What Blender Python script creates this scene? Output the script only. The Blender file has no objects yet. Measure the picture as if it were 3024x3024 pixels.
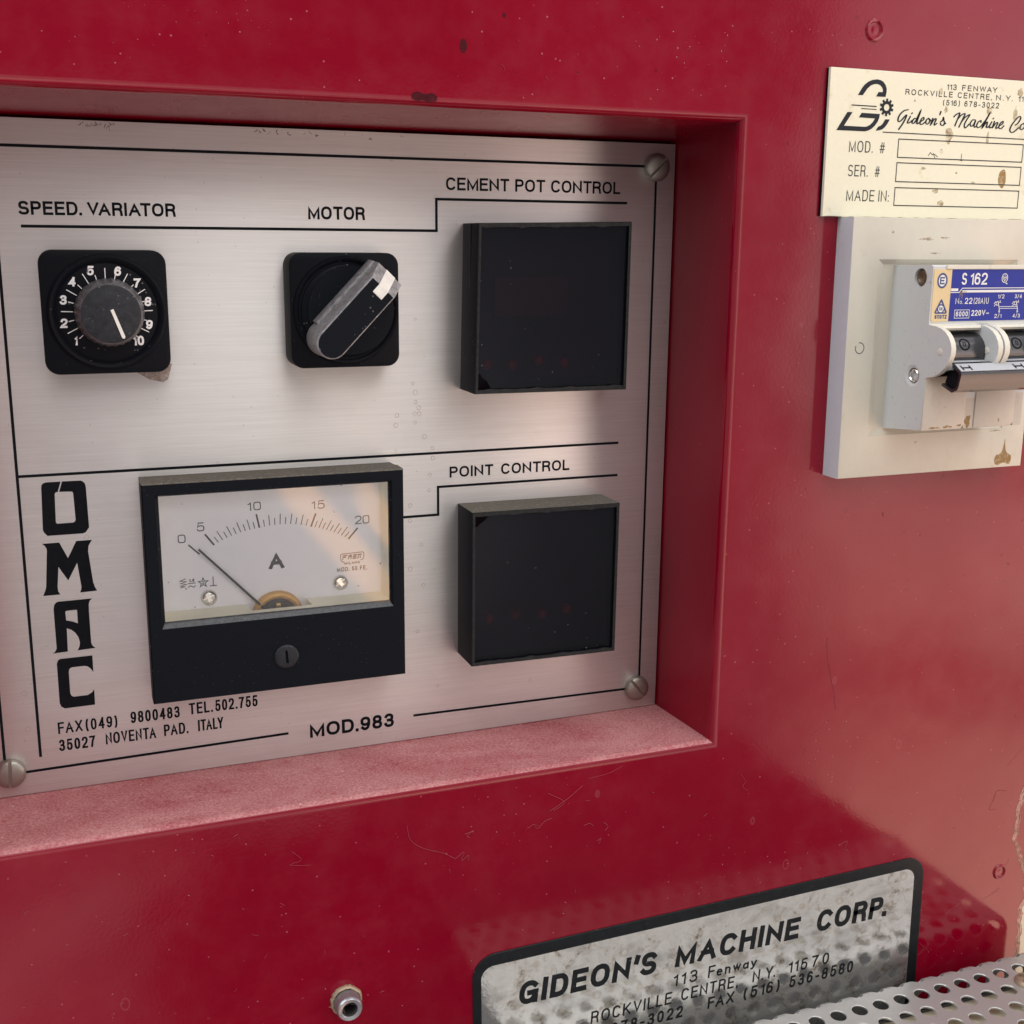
import bpy, bmesh, math, random
from mathutils import Vector, Matrix
PI = math.pi
scene = bpy.context.scene
COL = scene.collection
random.seed(7)

# ------------------------------------------------------------------ camera
cam_d = bpy.data.cameras.new('camera')
cam_d.sensor_width = 36.0
cam_d.lens = 36.0 * 3542.84 / 3024.0
cam_d.clip_start = 0.01
cam_d.clip_end = 50.0
cam = bpy.data.objects.new('camera', cam_d)
COL.objects.link(cam)
R = Matrix(((0.93351429, 0.07141090, -0.35135674),
            (-0.35843599, 0.20950093, -0.90974337),
            (0.00864397, 0.97519734, 0.22116835)))
cam.matrix_world = Matrix.Translation((0.0, -0.45952, 0.0)) @ R.to_4x4()
scene.camera = cam

# ------------------------------------------------------------------ world: a bright open side to the right, a dimmer shop behind the viewer
world = bpy.data.worlds.new('World')
scene.world = world
world.use_nodes = True
wn = world.node_tree
wn.nodes.clear()


def wnode(t, **k):
    n = wn.nodes.new(t)
    for a, v in k.items():
        setattr(n, a, v)
    return n


def wmath(op, a, b=None):
    n = wnode('ShaderNodeMath', operation=op)
    for i, v in enumerate((a, b)):
        if v is None:
            continue
        if isinstance(v, (int, float)):
            n.inputs[i].default_value = v
        else:
            wn.links.new(v, n.inputs[i])
    return n.outputs[0]


def wsmooth(v, a, b):
    n = wnode('ShaderNodeMapRange', interpolation_type='SMOOTHSTEP')
    wn.links.new(v, n.inputs['Value'])
    n.inputs['From Min'].default_value = a
    n.inputs['From Max'].default_value = b
    return n.outputs[0]


def wramp(v, stops):
    n = wnode('ShaderNodeValToRGB')
    r = n.color_ramp
    r.elements[0].position, r.elements[0].color = stops[0][0], (*stops[0][1], 1)
    r.elements[1].position, r.elements[1].color = stops[-1][0], (*stops[-1][1], 1)
    for p, c in stops[1:-1]:
        e = r.elements.new(p)
        e.color = (*c, 1)
    wn.links.new(v, n.inputs[0])
    return n.outputs[0]


def wmix(f, a, b, mode='MIX'):
    n = wnode('ShaderNodeMix', data_type='RGBA', blend_type=mode)
    for s, v in ((n.inputs[0], f), (n.inputs[6], a), (n.inputs[7], b)):
        if isinstance(v, (int, float)):
            s.default_value = v
        elif isinstance(v, tuple):
            s.default_value = (*v, 1)
        else:
            wn.links.new(v, s)
    return n.outputs[2]


tc = wnode('ShaderNodeTexCoord')
sep = wnode('ShaderNodeSeparateXYZ')
wn.links.new(tc.outputs['Generated'], sep.inputs[0])
X, Y, Z = sep.outputs
nz = wnode('ShaderNodeTexNoise')
nz.inputs['Scale'].default_value = 3.2
nz.inputs['Detail'].default_value = 3.0
wn.links.new(tc.outputs['Generated'], nz.inputs['Vector'])
az = wmath('ARCTAN2', X, wmath('MULTIPLY', Y, -1.0))
azn = wmath('ADD', az, wmath('MULTIPLY', wmath('SUBTRACT', nz.outputs[0], 0.5), 0.10))
open_side = wmath('MULTIPLY', wsmooth(azn, math.radians(30.5), math.radians(36.5)),
                  wmath('SUBTRACT', 1.0, wsmooth(azn, math.radians(100), math.radians(122))))
h = wmath('ADD', wmath('MULTIPLY', Z, 0.5), 0.5)
WORLD_DIM = [(0.0, (0.08, 0.07, 0.07)), (0.284, (0.09, 0.075, 0.08)), (0.299, (0.85, 0.79, 0.77)), (0.44, (1.05, 0.99, 0.94)), (0.505, (0.95, 0.92, 0.90)), (0.545, (0.10, 0.095, 0.10)), (0.60, (0.12, 0.115, 0.12)), (0.67, (1.2, 1.18, 1.17)), (0.78, (1.9, 1.88, 1.87)), (1.0, (1.2, 1.2, 1.23))]
WORLD_LIT = [(0.0, (1.2, 0.9, 0.72)), (0.24, (3.3, 2.25, 1.7)), (0.305, (3.2, 2.25, 1.75)), (0.324, (1.7, 1.1, 0.95)), (0.336, (1.7, 1.1, 0.95)), (0.356, (3.2, 2.4, 1.95)), (0.397, (3.1, 2.45, 2.15)), (0.410, (1.7, 1.25, 1.1)), (0.420, (1.7, 1.25, 1.1)), (0.437, (3.0, 2.4, 2.2)), (0.49, (2.6, 2.25, 2.15)), (0.58, (1.75, 1.66, 1.75)), (0.75, (1.1, 1.1, 1.17)), (1.0, (1.0, 1.0, 1.1))]
# a cool fill added high on the left, and a paler floor low on the left
left_fill = wmath('MULTIPLY', wmath('MULTIPLY', wsmooth(az, math.radians(-58), math.radians(-72)), wsmooth(az, math.radians(-135), math.radians(-120))),
                 wmath('MULTIPLY', wsmooth(Z, 0.30, 0.45), wsmooth(Z, 0.97, 0.90)))
left_floor = wmath('MULTIPLY', wmath('MULTIPLY', wsmooth(azn, math.radians(5), math.radians(1)), wsmooth(az, math.radians(-110), math.radians(-80))), wsmooth(Z, -0.16, -0.24))
dim_c = wmix(left_floor, wramp(h, WORLD_DIM), (0.44, 0.36, 0.38))
# a warm bright patch added to the surround, straight ahead of the meter
warm = wmath('MULTIPLY', wmath('MULTIPLY', wsmooth(azn, math.radians(7), math.radians(12)), wsmooth(azn, math.radians(24), math.radians(17))),
             wmath('MULTIPLY', wsmooth(Z, -0.33, -0.25), wsmooth(Z, -0.03, -0.14)))
# the front band fades towards the open side
edge_left = wmath('MULTIPLY', wsmooth(azn, math.radians(-3), math.radians(-14)), 0.75)
# a pale curved band added low on the left, only seen mirrored in the paint
arc_z = wmath('ADD', wmath('MULTIPLY', az, 0.423), wmath('ADD', wmath('MULTIPLY', wmath('MULTIPLY', az, az), -1.745), -0.4734))
arc_d = wmath('ABSOLUTE', wmath('SUBTRACT', Z, arc_z))
arc = wmath('MULTIPLY', wsmooth(arc_d, 0.036, 0.006), wmath('MULTIPLY', wsmooth(az, 0.125, 0.03), wsmooth(az, -0.30, -0.15)))
dim_c = wmix(edge_left, dim_c, (0.30, 0.28, 0.28))
edge_dark = wmath('MULTIPLY', wsmooth(azn, math.radians(17), math.radians(25)), 0.62)
dim_c = wmix(edge_dark, dim_c, (0.22, 0.22, 0.235))
dim_c = wmix(warm, dim_c, (1.55, 1.42, 1.30))
diag = wmath('ADD', Z, wmath('MULTIPLY', az, 1.15))
streak = wmath('MULTIPLY', wmath('MULTIPLY', wsmooth(az, math.radians(9.3), math.radians(10.5)), wsmooth(az, math.radians(16.5), math.radians(14.5))),
               wmath('MULTIPLY', wsmooth(diag, -0.018, 0.002), wsmooth(diag, 0.040, 0.024)))
streak2 = wmath('MULTIPLY', wmath('MULTIPLY', wsmooth(az, math.radians(13.0), math.radians(14.2)), wsmooth(az, math.radians(18.0), math.radians(16.0))),
                wmath('MULTIPLY', wsmooth(diag, 0.048, 0.058), wsmooth(diag, 0.095, 0.080)))
dim_c = wmix(wmath('MAXIMUM', streak, streak2), dim_c, (4.6, 2.7, 1.5))
dim_c = wmix(wmath('MULTIPLY', arc, 0.8), dim_c, (1.2, 0.85, 0.85))
dim_c = wmix(left_fill, dim_c, (3.8, 3.95, 4.2))
base_c = wmix(open_side, dim_c, wmix(1.0, wramp(h, WORLD_LIT), (0.84, 0.80, 0.78), 'MULTIPLY'))
blot = wnode('ShaderNodeMapRange')
wn.links.new(nz.outputs[0], blot.inputs['Value'])
blot.inputs['From Min'].default_value = 0.3
blot.inputs['From Max'].default_value = 0.7
blot.inputs['To Min'].default_value = 0.72
blot.inputs['To Max'].default_value = 1.28
vm = wnode('ShaderNodeVectorMath', operation='SCALE')
wn.links.new(base_c, vm.inputs[0])
wn.links.new(blot.outputs[0], vm.inputs['Scale'])
bg = wnode('ShaderNodeBackground')
bg.inputs['Strength'].default_value = 1.0
wn.links.new(vm.outputs[0], bg.inputs['Color'])
wo = wnode('ShaderNodeOutputWorld')
wn.links.new(bg.outputs[0], wo.inputs['Surface'])

# ------------------------------------------------------------------ lamp: a soft area lamp added above to brighten the upper front
ld = bpy.data.lights.new('overhead_fill', 'AREA')
ld.shape = 'RECTANGLE'
ld.size, ld.size_y = 1.1, 0.6
ld.energy = 3.6
ld.color = (1.0, 0.985, 0.97)
lo = bpy.data.objects.new('overhead_fill', ld)
COL.objects.link(lo)
lo.location = (0.40, -0.50, 0.68)
lo.rotation_euler = (Vector((0.12, 0.05, -0.1)) - Vector(lo.location)).to_track_quat('-Z', 'Y').to_euler()

vs = scene.view_settings
scene.display_settings.display_device = 'sRGB'
vs.view_transform = 'Standard'
vs.look = 'None'
vs.exposure = 0.08
vs.gamma = 1.0
vs.use_curve_mapping = False
scene.cycles.max_bounces = 8
scene.cycles.transparent_max_bounces = 12
scene.cycles.caustics_reflective = True
scene.cycles.use_denoising = True

# ------------------------------------------------------------------ material helpers
K = 0.001          # every measure below is in millimetres


class NT:
    def __init__(s, name):
        s.m = bpy.data.materials.new(name)
        s.m.use_nodes = True
        s.t = s.m.node_tree
        s.t.nodes.clear()
        s.out = s.n('ShaderNodeOutputMaterial')
        s.p = s.n('ShaderNodeBsdfPrincipled')
        s.t.links.new(s.p.outputs[0], s.out.inputs[0])
        s.tc = s.n('ShaderNodeTexCoord').outputs['Object']

    def n(s, t, **k):
        x = s.t.nodes.new(t)
        for a, v in k.items():
            setattr(x, a, v)
        return x

    def set(s, sock, v):
        if isinstance(v, tuple):
            sock.default_value = v if len(v) == len(sock.default_value) else (*v, 1)
        elif isinstance(v, (int, float)):
            sock.default_value = v
        else:
            s.t.links.new(v, sock)

    def P(s, **k):
        names = dict(col='Base Color', rough='Roughness', metal='Metallic', spec='Specular IOR Level', normal='Normal',
                     coat='Coat Weight', coatr='Coat Roughness', aniso='Anisotropic', tang='Tangent', emis='Emission Color', es='Emission Strength')
        for a, v in k.items():
            s.set(s.p.inputs[names[a]], v)
        return s

    def scaled(s, sc, rot=(0, 0, 0), vec=None):
        m = s.n('ShaderNodeMapping')
        s.t.links.new(vec or s.tc, m.inputs[0])
        m.inputs['Scale'].default_value = sc if isinstance(sc, tuple) else (sc, sc, sc)
        m.inputs['Rotation'].default_value = rot
        return m.outputs[0]

    def noise(s, sc, detail=3.0, rough=0.5, dist=0.0, loc=0.0):
        x = s.n('ShaderNodeTexNoise')
        v = s.scaled(sc)
        if loc:
            v.node.inputs['Location'].default_value = (loc, loc * 1.7, -loc)
        s.t.links.new(v, x.inputs['Vector'])
        x.inputs['Scale'].default_value = 1.0
        x.inputs['Detail'].default_value = detail
        x.inputs['Roughness'].default_value = rough
        x.inputs['Distortion'].default_value = dist
        return x.outputs[0]

    def voro(s, sc, feature='F1'):
        x = s.n('ShaderNodeTexVoronoi', feature=feature)
        s.t.links.new(s.scaled(sc), x.inputs['Vector'])
        x.inputs['Scale'].default_value = 1.0
        return x

    def rng(s, v, a, b, c=0.0, d=1.0, smooth=False):
        x = s.n('ShaderNodeMapRange')
        if smooth:
            x.interpolation_type = 'SMOOTHSTEP'
        s.t.links.new(v, x.inputs['Value'])
        for i, q in zip(('From Min', 'From Max', 'To Min', 'To Max'), (a, b, c, d)):
            x.inputs[i].default_value = q
        return x.outputs[0]

    def math(s, op, a, b=0.0):
        x = s.n('ShaderNodeMath', operation=op)
        s.set(x.inputs[0], a)
        s.set(x.inputs[1], b)
        return x.outputs[0]

    def mix(s, f, a, b, mode='MIX'):
        x = s.n('ShaderNodeMix', data_type='RGBA', blend_type=mode)
        s.set(x.inputs[0], f)
        s.set(x.inputs[6], a)
        s.set(x.inputs[7], b)
        return x.outputs[2]

    def bump(s, hgt, dist, strength=1.0, normal=None):
        x = s.n('ShaderNodeBump')
        s.set(x.inputs['Height'], hgt)
        x.inputs['Distance'].default_value = dist
        x.inputs['Strength'].default_value = strength
        if normal is not None:
            s.t.links.new(normal, x.inputs['Normal'])
        return x.outputs[0]

    def specks(s, sc, size, keep, seed=0.0):
        """scattered small specks: cells of a Voronoi whose random value passes keep"""
        v = s.voro(sc)
        if seed:
            v.inputs['Vector'].links[0].from_node.inputs['Location'].default_value = (seed, seed, seed)
        sp = s.n('ShaderNodeSeparateColor')
        s.t.links.new(v.outputs['Color'], sp.inputs[0])
        pick = s.math('GREATER_THAN', sp.outputs[0], 1.0 - keep)
        rad = s.math('MULTIPLY', sp.outputs[1], size)
        dot = s.math('LESS_THAN', v.outputs['Distance'], rad)
        return s.math('MULTIPLY', pick, dot)


def mat_simple(name, col, rough=0.5, metal=0.0, spec=0.5, var=0.0, sc=300.0, dust=0.0, bump=0.0):
    m = NT(name)
    c = col
    if var:
        n = m.noise(sc, 4.0, 0.6)
        c = m.mix(m.rng(n, 0.3, 0.7), tuple(x * (1 - var) for x in col), tuple(min(1, x * (1 + var)) for x in col))
    if dust:
        f = m.math('MULTIPLY', m.specks(900.0, 0.34, 0.10), dust)
        c = m.mix(f, c, (0.42, 0.40, 0.38))
        f2 = m.math('MULTIPLY', m.specks(260.0, 0.10, 0.16, 3.1), dust)
        c = m.mix(f2, c, (0.5, 0.48, 0.45))
    m.P(col=c, rough=rough, metal=metal, spec=spec)
    if bump:
        m.P(normal=m.bump(m.noise(2200.0, 2.0), 0.0002, bump))
    return m.m


def mat_red(name='red_enamel', dull=0.0):
    m = NT(name)
    big = m.noise(9.0, 3.0, 0.55)
    mid = m.noise(70.0, 4.0, 0.6)
    c = m.mix(m.rng(big, 0.3, 0.7), (0.215, 0.0004, 0.0125), (0.250, 0.0006, 0.0155))
    # thin film of dust, uneven
    film = m.math('MULTIPLY', m.rng(mid, 0.42, 0.75), m.rng(big, 0.35, 0.65, 0.3, 1.0))
    c = m.mix(m.math('MULTIPLY', film, 0.05), c, (0.45, 0.20, 0.22))
    # pale dust grains and small dark pits
    grains = m.math('MAXIMUM', m.specks(520.0, 0.20, 0.075), m.specks(210.0, 0.10, 0.10, 5.3))
    c = m.mix(m.math('MULTIPLY', grains, 0.40), c, (0.50, 0.16, 0.18))
    pits = m.math('MULTIPLY', m.specks(230.0, 0.22, 0.16, 9.1), m.rng(big, 0.45, 0.6))
    c = m.mix(m.math('MULTIPLY', pits, 0.6), c, (0.13, 0.002, 0.012))
    # dried drip rings
    v = m.voro((95.0, 95.0, 60.0))
    sp = m.n('ShaderNodeSeparateColor')
    m.t.links.new(v.outputs['Color'], sp.inputs[0])
    ring = m.math('MULTIPLY', m.math('GREATER_THAN', sp.outputs[0], 0.955),
                  m.math('MULTIPLY', m.math('GREATER_THAN', v.outputs['Distance'], 0.13), m.math('LESS_THAN', v.outputs['Distance'], 0.18)))
    c = m.mix(m.math('MULTIPLY', ring, 0.09), c, (0.55, 0.25, 0.26))
    r = m.math('ADD', m.rng(mid, 0.3, 0.75, 0.07 + dull, 0.13 + dull), m.math('MULTIPLY', grains, 0.3))
    wav = m.noise(14.0, 2.0, 0.5, loc=4.0)
    peel = m.noise(650.0, 2.0, 0.5)
    nrm = m.bump(wav, 0.006, 0.10)
    nrm = m.bump(peel, 0.0003, 0.06, nrm)
    m.P(col=c, rough=r, spec=0.46 if not dull else 0.25, normal=nrm)
    return m.m


def mat_ledge():
    m = NT('dusty_red_enamel')
    a = m.noise(900.0, 4.0, 0.75)
    b = m.noise(60.0, 4.0, 0.6)
    b2 = m.noise((14.0, 22.0, 22.0), 4.0, 0.6, 0.6, loc=1.0)
    f = m.math('ADD', m.math('ADD', m.rng(a, 0.28, 0.72, 0.08, 0.88), m.rng(b, 0.3, 0.7, -0.09, 0.07)), m.rng(b2, 0.35, 0.65, -0.16, 0.14))
    c = m.mix(f, (0.32, 0.030, 0.050), (0.68, 0.36, 0.345))
    v = m.voro(170.0)
    sp = m.n('ShaderNodeSeparateColor')
    m.t.links.new(v.outputs['Color'], sp.inputs[0])
    drop = m.math('MULTIPLY', m.math('GREATER_THAN', sp.outputs[0], 0.8), m.rng(v.outputs['Distance'], 0.14, 0.34, 0.5, 0.0))
    c = m.mix(drop, c, (0.42, 0.07, 0.09))
    c = m.mix(m.math('MULTIPLY', m.specks(330.0, 0.16, 0.10, 2.0), 0.8), c, (0.75, 0.62, 0.60))
    c = m.mix(m.math('MULTIPLY', m.specks(260.0, 0.16, 0.05, 6.0), 0.7), c, (0.10, 0.05, 0.05))
    m.P(col=c, rough=0.75, spec=0.25, normal=m.bump(a, 0.0006, 0.5))
    return m.m


def mat_brushed():
    m = NT('brushed_aluminium')
    fine = m.noise((45.0, 90.0, 4200.0), 3.0, 0.6)
    mid = m.noise((18.0, 30.0, 1300.0), 3.0, 0.6)
    big = m.noise((9.0, 9.0, 14.0), 2.0, 0.5, loc=2.0)
    c = m.mix(m.rng(fine, 0.3, 0.7), (0.70, 0.675, 0.65), (0.80, 0.775, 0.75))
    c = m.mix(m.rng(mid, 0.35, 0.7, 0.0, 0.35), c, (0.60, 0.565, 0.545))
    c = m.mix(m.rng(big, 0.35, 0.7, 0.0, 0.18), c, (0.60, 0.53, 0.51))
    c = m.mix(m.math('MULTIPLY', m.specks(260.0, 0.13, 0.18, 1.3), 0.45), c, (0.25, 0.22, 0.2))
    v = m.voro(105.0)
    sp = m.n('ShaderNodeSeparateColor')
    m.t.links.new(v.outputs['Color'], sp.inputs[0])
    ring = m.math('MULTIPLY', m.math('GREATER_THAN', sp.outputs[0], 0.93),
                  m.math('MULTIPLY', m.math('GREATER_THAN', v.outputs['Distance'], 0.09), m.math('LESS_THAN', v.outputs['Distance'], 0.135)))
    c = m.mix(m.math('MULTIPLY', ring, 0.20), c, (0.36, 0.30, 0.24))
    smear = m.noise((16.0, 16.0, 26.0), 4.0, 0.65, 0.8, loc=7.0)
    c = m.mix(m.rng(smear, 0.52, 0.72, 0.0, 0.16), c, (0.46, 0.42, 0.39))
    r = m.rng(fine, 0.3, 0.7, 0.38, 0.44)
    nrm = m.bump(fine, 0.00012, 0.14)
    nrm = m.bump(mid, 0.0004, 0.02, nrm)
    tg = m.n('ShaderNodeCombineXYZ')
    tg.inputs[2].default_value = 1.0
    m.P(col=c, rough=r, metal=0.68, spec=0.5, normal=nrm, aniso=0.85, tang=tg.outputs[0])
    return m.m


def mat_aged(name, col, stain, rough=0.5, amount=0.5, sc=60.0, spec=0.5, metal=0.0, speck=True):
    """an old light surface with brown stains, specks and dull patches of its own"""
    m = NT(name)
    a = m.noise(sc, 5.0, 0.65, 0.6)
    b = m.noise(sc * 5, 4.0, 0.7)
    c = m.mix(m.rng(b, 0.35, 0.7, 0.0, 0.25), col, tuple(x * 0.86 for x in col))
    f = m.math('MULTIPLY', m.rng(a, 0.60, 0.78), m.rng(b, 0.35, 0.65))
    c = m.mix(m.math('MULTIPLY', f, amount), c, stain)
    if speck:
        c = m.mix(m.math('MULTIPLY', m.specks(420.0, 0.16, 0.12, 4.2), 0.55 * amount + 0.15), c, tuple(x * 0.45 for x in stain))
    m.P(col=c, rough=m.rng(b, 0.3, 0.7, rough * 0.85, rough * 1.15), spec=spec, metal=metal, normal=m.bump(b, 0.0003, 0.12))
    return m.m


def mat_glass(name, tint=(1, 1, 1), ior=1.45, rough=0.02, spots=0.0):
    m = NT(name)
    m.t.nodes.remove(m.p)
    tr = m.n('ShaderNodeBsdfTransparent')
    tr.inputs[0].default_value = (*tint, 1)
    gl = m.n('ShaderNodeBsdfGlossy')
    gl.inputs['Roughness'].default_value = rough
    if tint[0] < 1:
        gl.inputs['Color'].default_value = (0.42, 0.52, 0.66, 1)
    fr = m.n('ShaderNodeFresnel')
    fr.inputs[0].default_value = ior
    mx = m.n('ShaderNodeMixShader')
    m.t.links.new(fr.outputs[0], mx.inputs[0])
    m.t.links.new(tr.outputs[0], mx.inputs[1])
    m.t.links.new(gl.outputs[0], mx.inputs[2])
    last = mx.outputs[0]
    if spots:
        df = m.n('ShaderNodeBsdfDiffuse')
        df.inputs[0].default_value = (0.4, 0.4, 0.42, 1)
        m2 = m.n('ShaderNodeMixShader')
        f = m.math('ADD', m.math('MULTIPLY', m.specks(300.0, 0.12, 0.14), 0.55), m.rng(m.noise(30.0, 3.0), 0.2, 0.8, spots * 0.7, spots * 1.3))
        m.t.links.new(f, m2.inputs[0])
        m.t.links.new(last, m2.inputs[1])
        m.t.links.new(df.outputs[0], m2.inputs[2])
        last = m2.outputs[0]
    m.t.links.new(last, m.out.inputs[0])
    return m.m


def mat_foil():
    m = NT('silver_sign_face')
    a = m.noise(75.0, 5.0, 0.7, 0.8)
    b = m.noise(420.0, 5.0, 0.7)
    g = m.noise((40.0, 40.0, 90.0), 3.0, 0.6, 0.5, loc=3.0)
    c = m.mix(m.rng(b, 0.3, 0.7), (0.78, 0.775, 0.75), (0.90, 0.895, 0.865))
    c = m.mix(m.rng(g, 0.50, 0.72, 0.0, 0.55), c, (0.36, 0.36, 0.36))
    f = m.math('MULTIPLY', m.rng(a, 0.50, 0.66), m.rng(b, 0.43, 0.60))
    c = m.mix(m.math('MULTIPLY', f, 0.9), c, (0.24, 0.16, 0.07))
    v = m.voro(130.0)
    sp = m.n('ShaderNodeSeparateColor')
    m.t.links.new(v.outputs['Color'], sp.inputs[0])
    ring = m.math('MULTIPLY', m.math('GREATER_THAN', sp.outputs[0], 0.72),
                  m.math('MULTIPLY', m.rng(v.outputs['Distance'], 0.14, 0.24), m.rng(v.outputs['Distance'], 0.36, 0.26)))
    c = m.mix(m.math('MULTIPLY', ring, 0.30), c, (0.42, 0.28, 0.11))
    nrm = m.bump(m.noise(95.0, 2.0, 0.5), 0.0016, 0.16)
    nrm = m.bump(b, 0.0003, 0.2, nrm)
    m.P(col=c, rough=m.rng(b, 0.3, 0.7, 0.035, 0.11), metal=0.84, normal=nrm)
    return m.m


def mat_stain(name, col, dense, thin):
    """a dried translucent mark: patchy, thicker in places, the surface below showing through"""
    m = NT(name)
    a = m.noise(420.0, 5.0, 0.7)
    m.P(col=m.mix(m.rng(a, 0.3, 0.7), col, tuple(x * 0.6 for x in col)), rough=0.6, spec=0.2)
    tr = m.n('ShaderNodeBsdfTransparent')
    mx = m.n('ShaderNodeMixShader')
    m.t.links.new(m.rng(a, 0.35, 0.62, thin, dense), mx.inputs[0])
    m.t.links.new(tr.outputs[0], mx.inputs[1])
    m.t.links.new(m.p.outputs[0], mx.inputs[2])
    m.t.links.new(mx.outputs[0], m.out.inputs[0])
    return m.m


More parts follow.
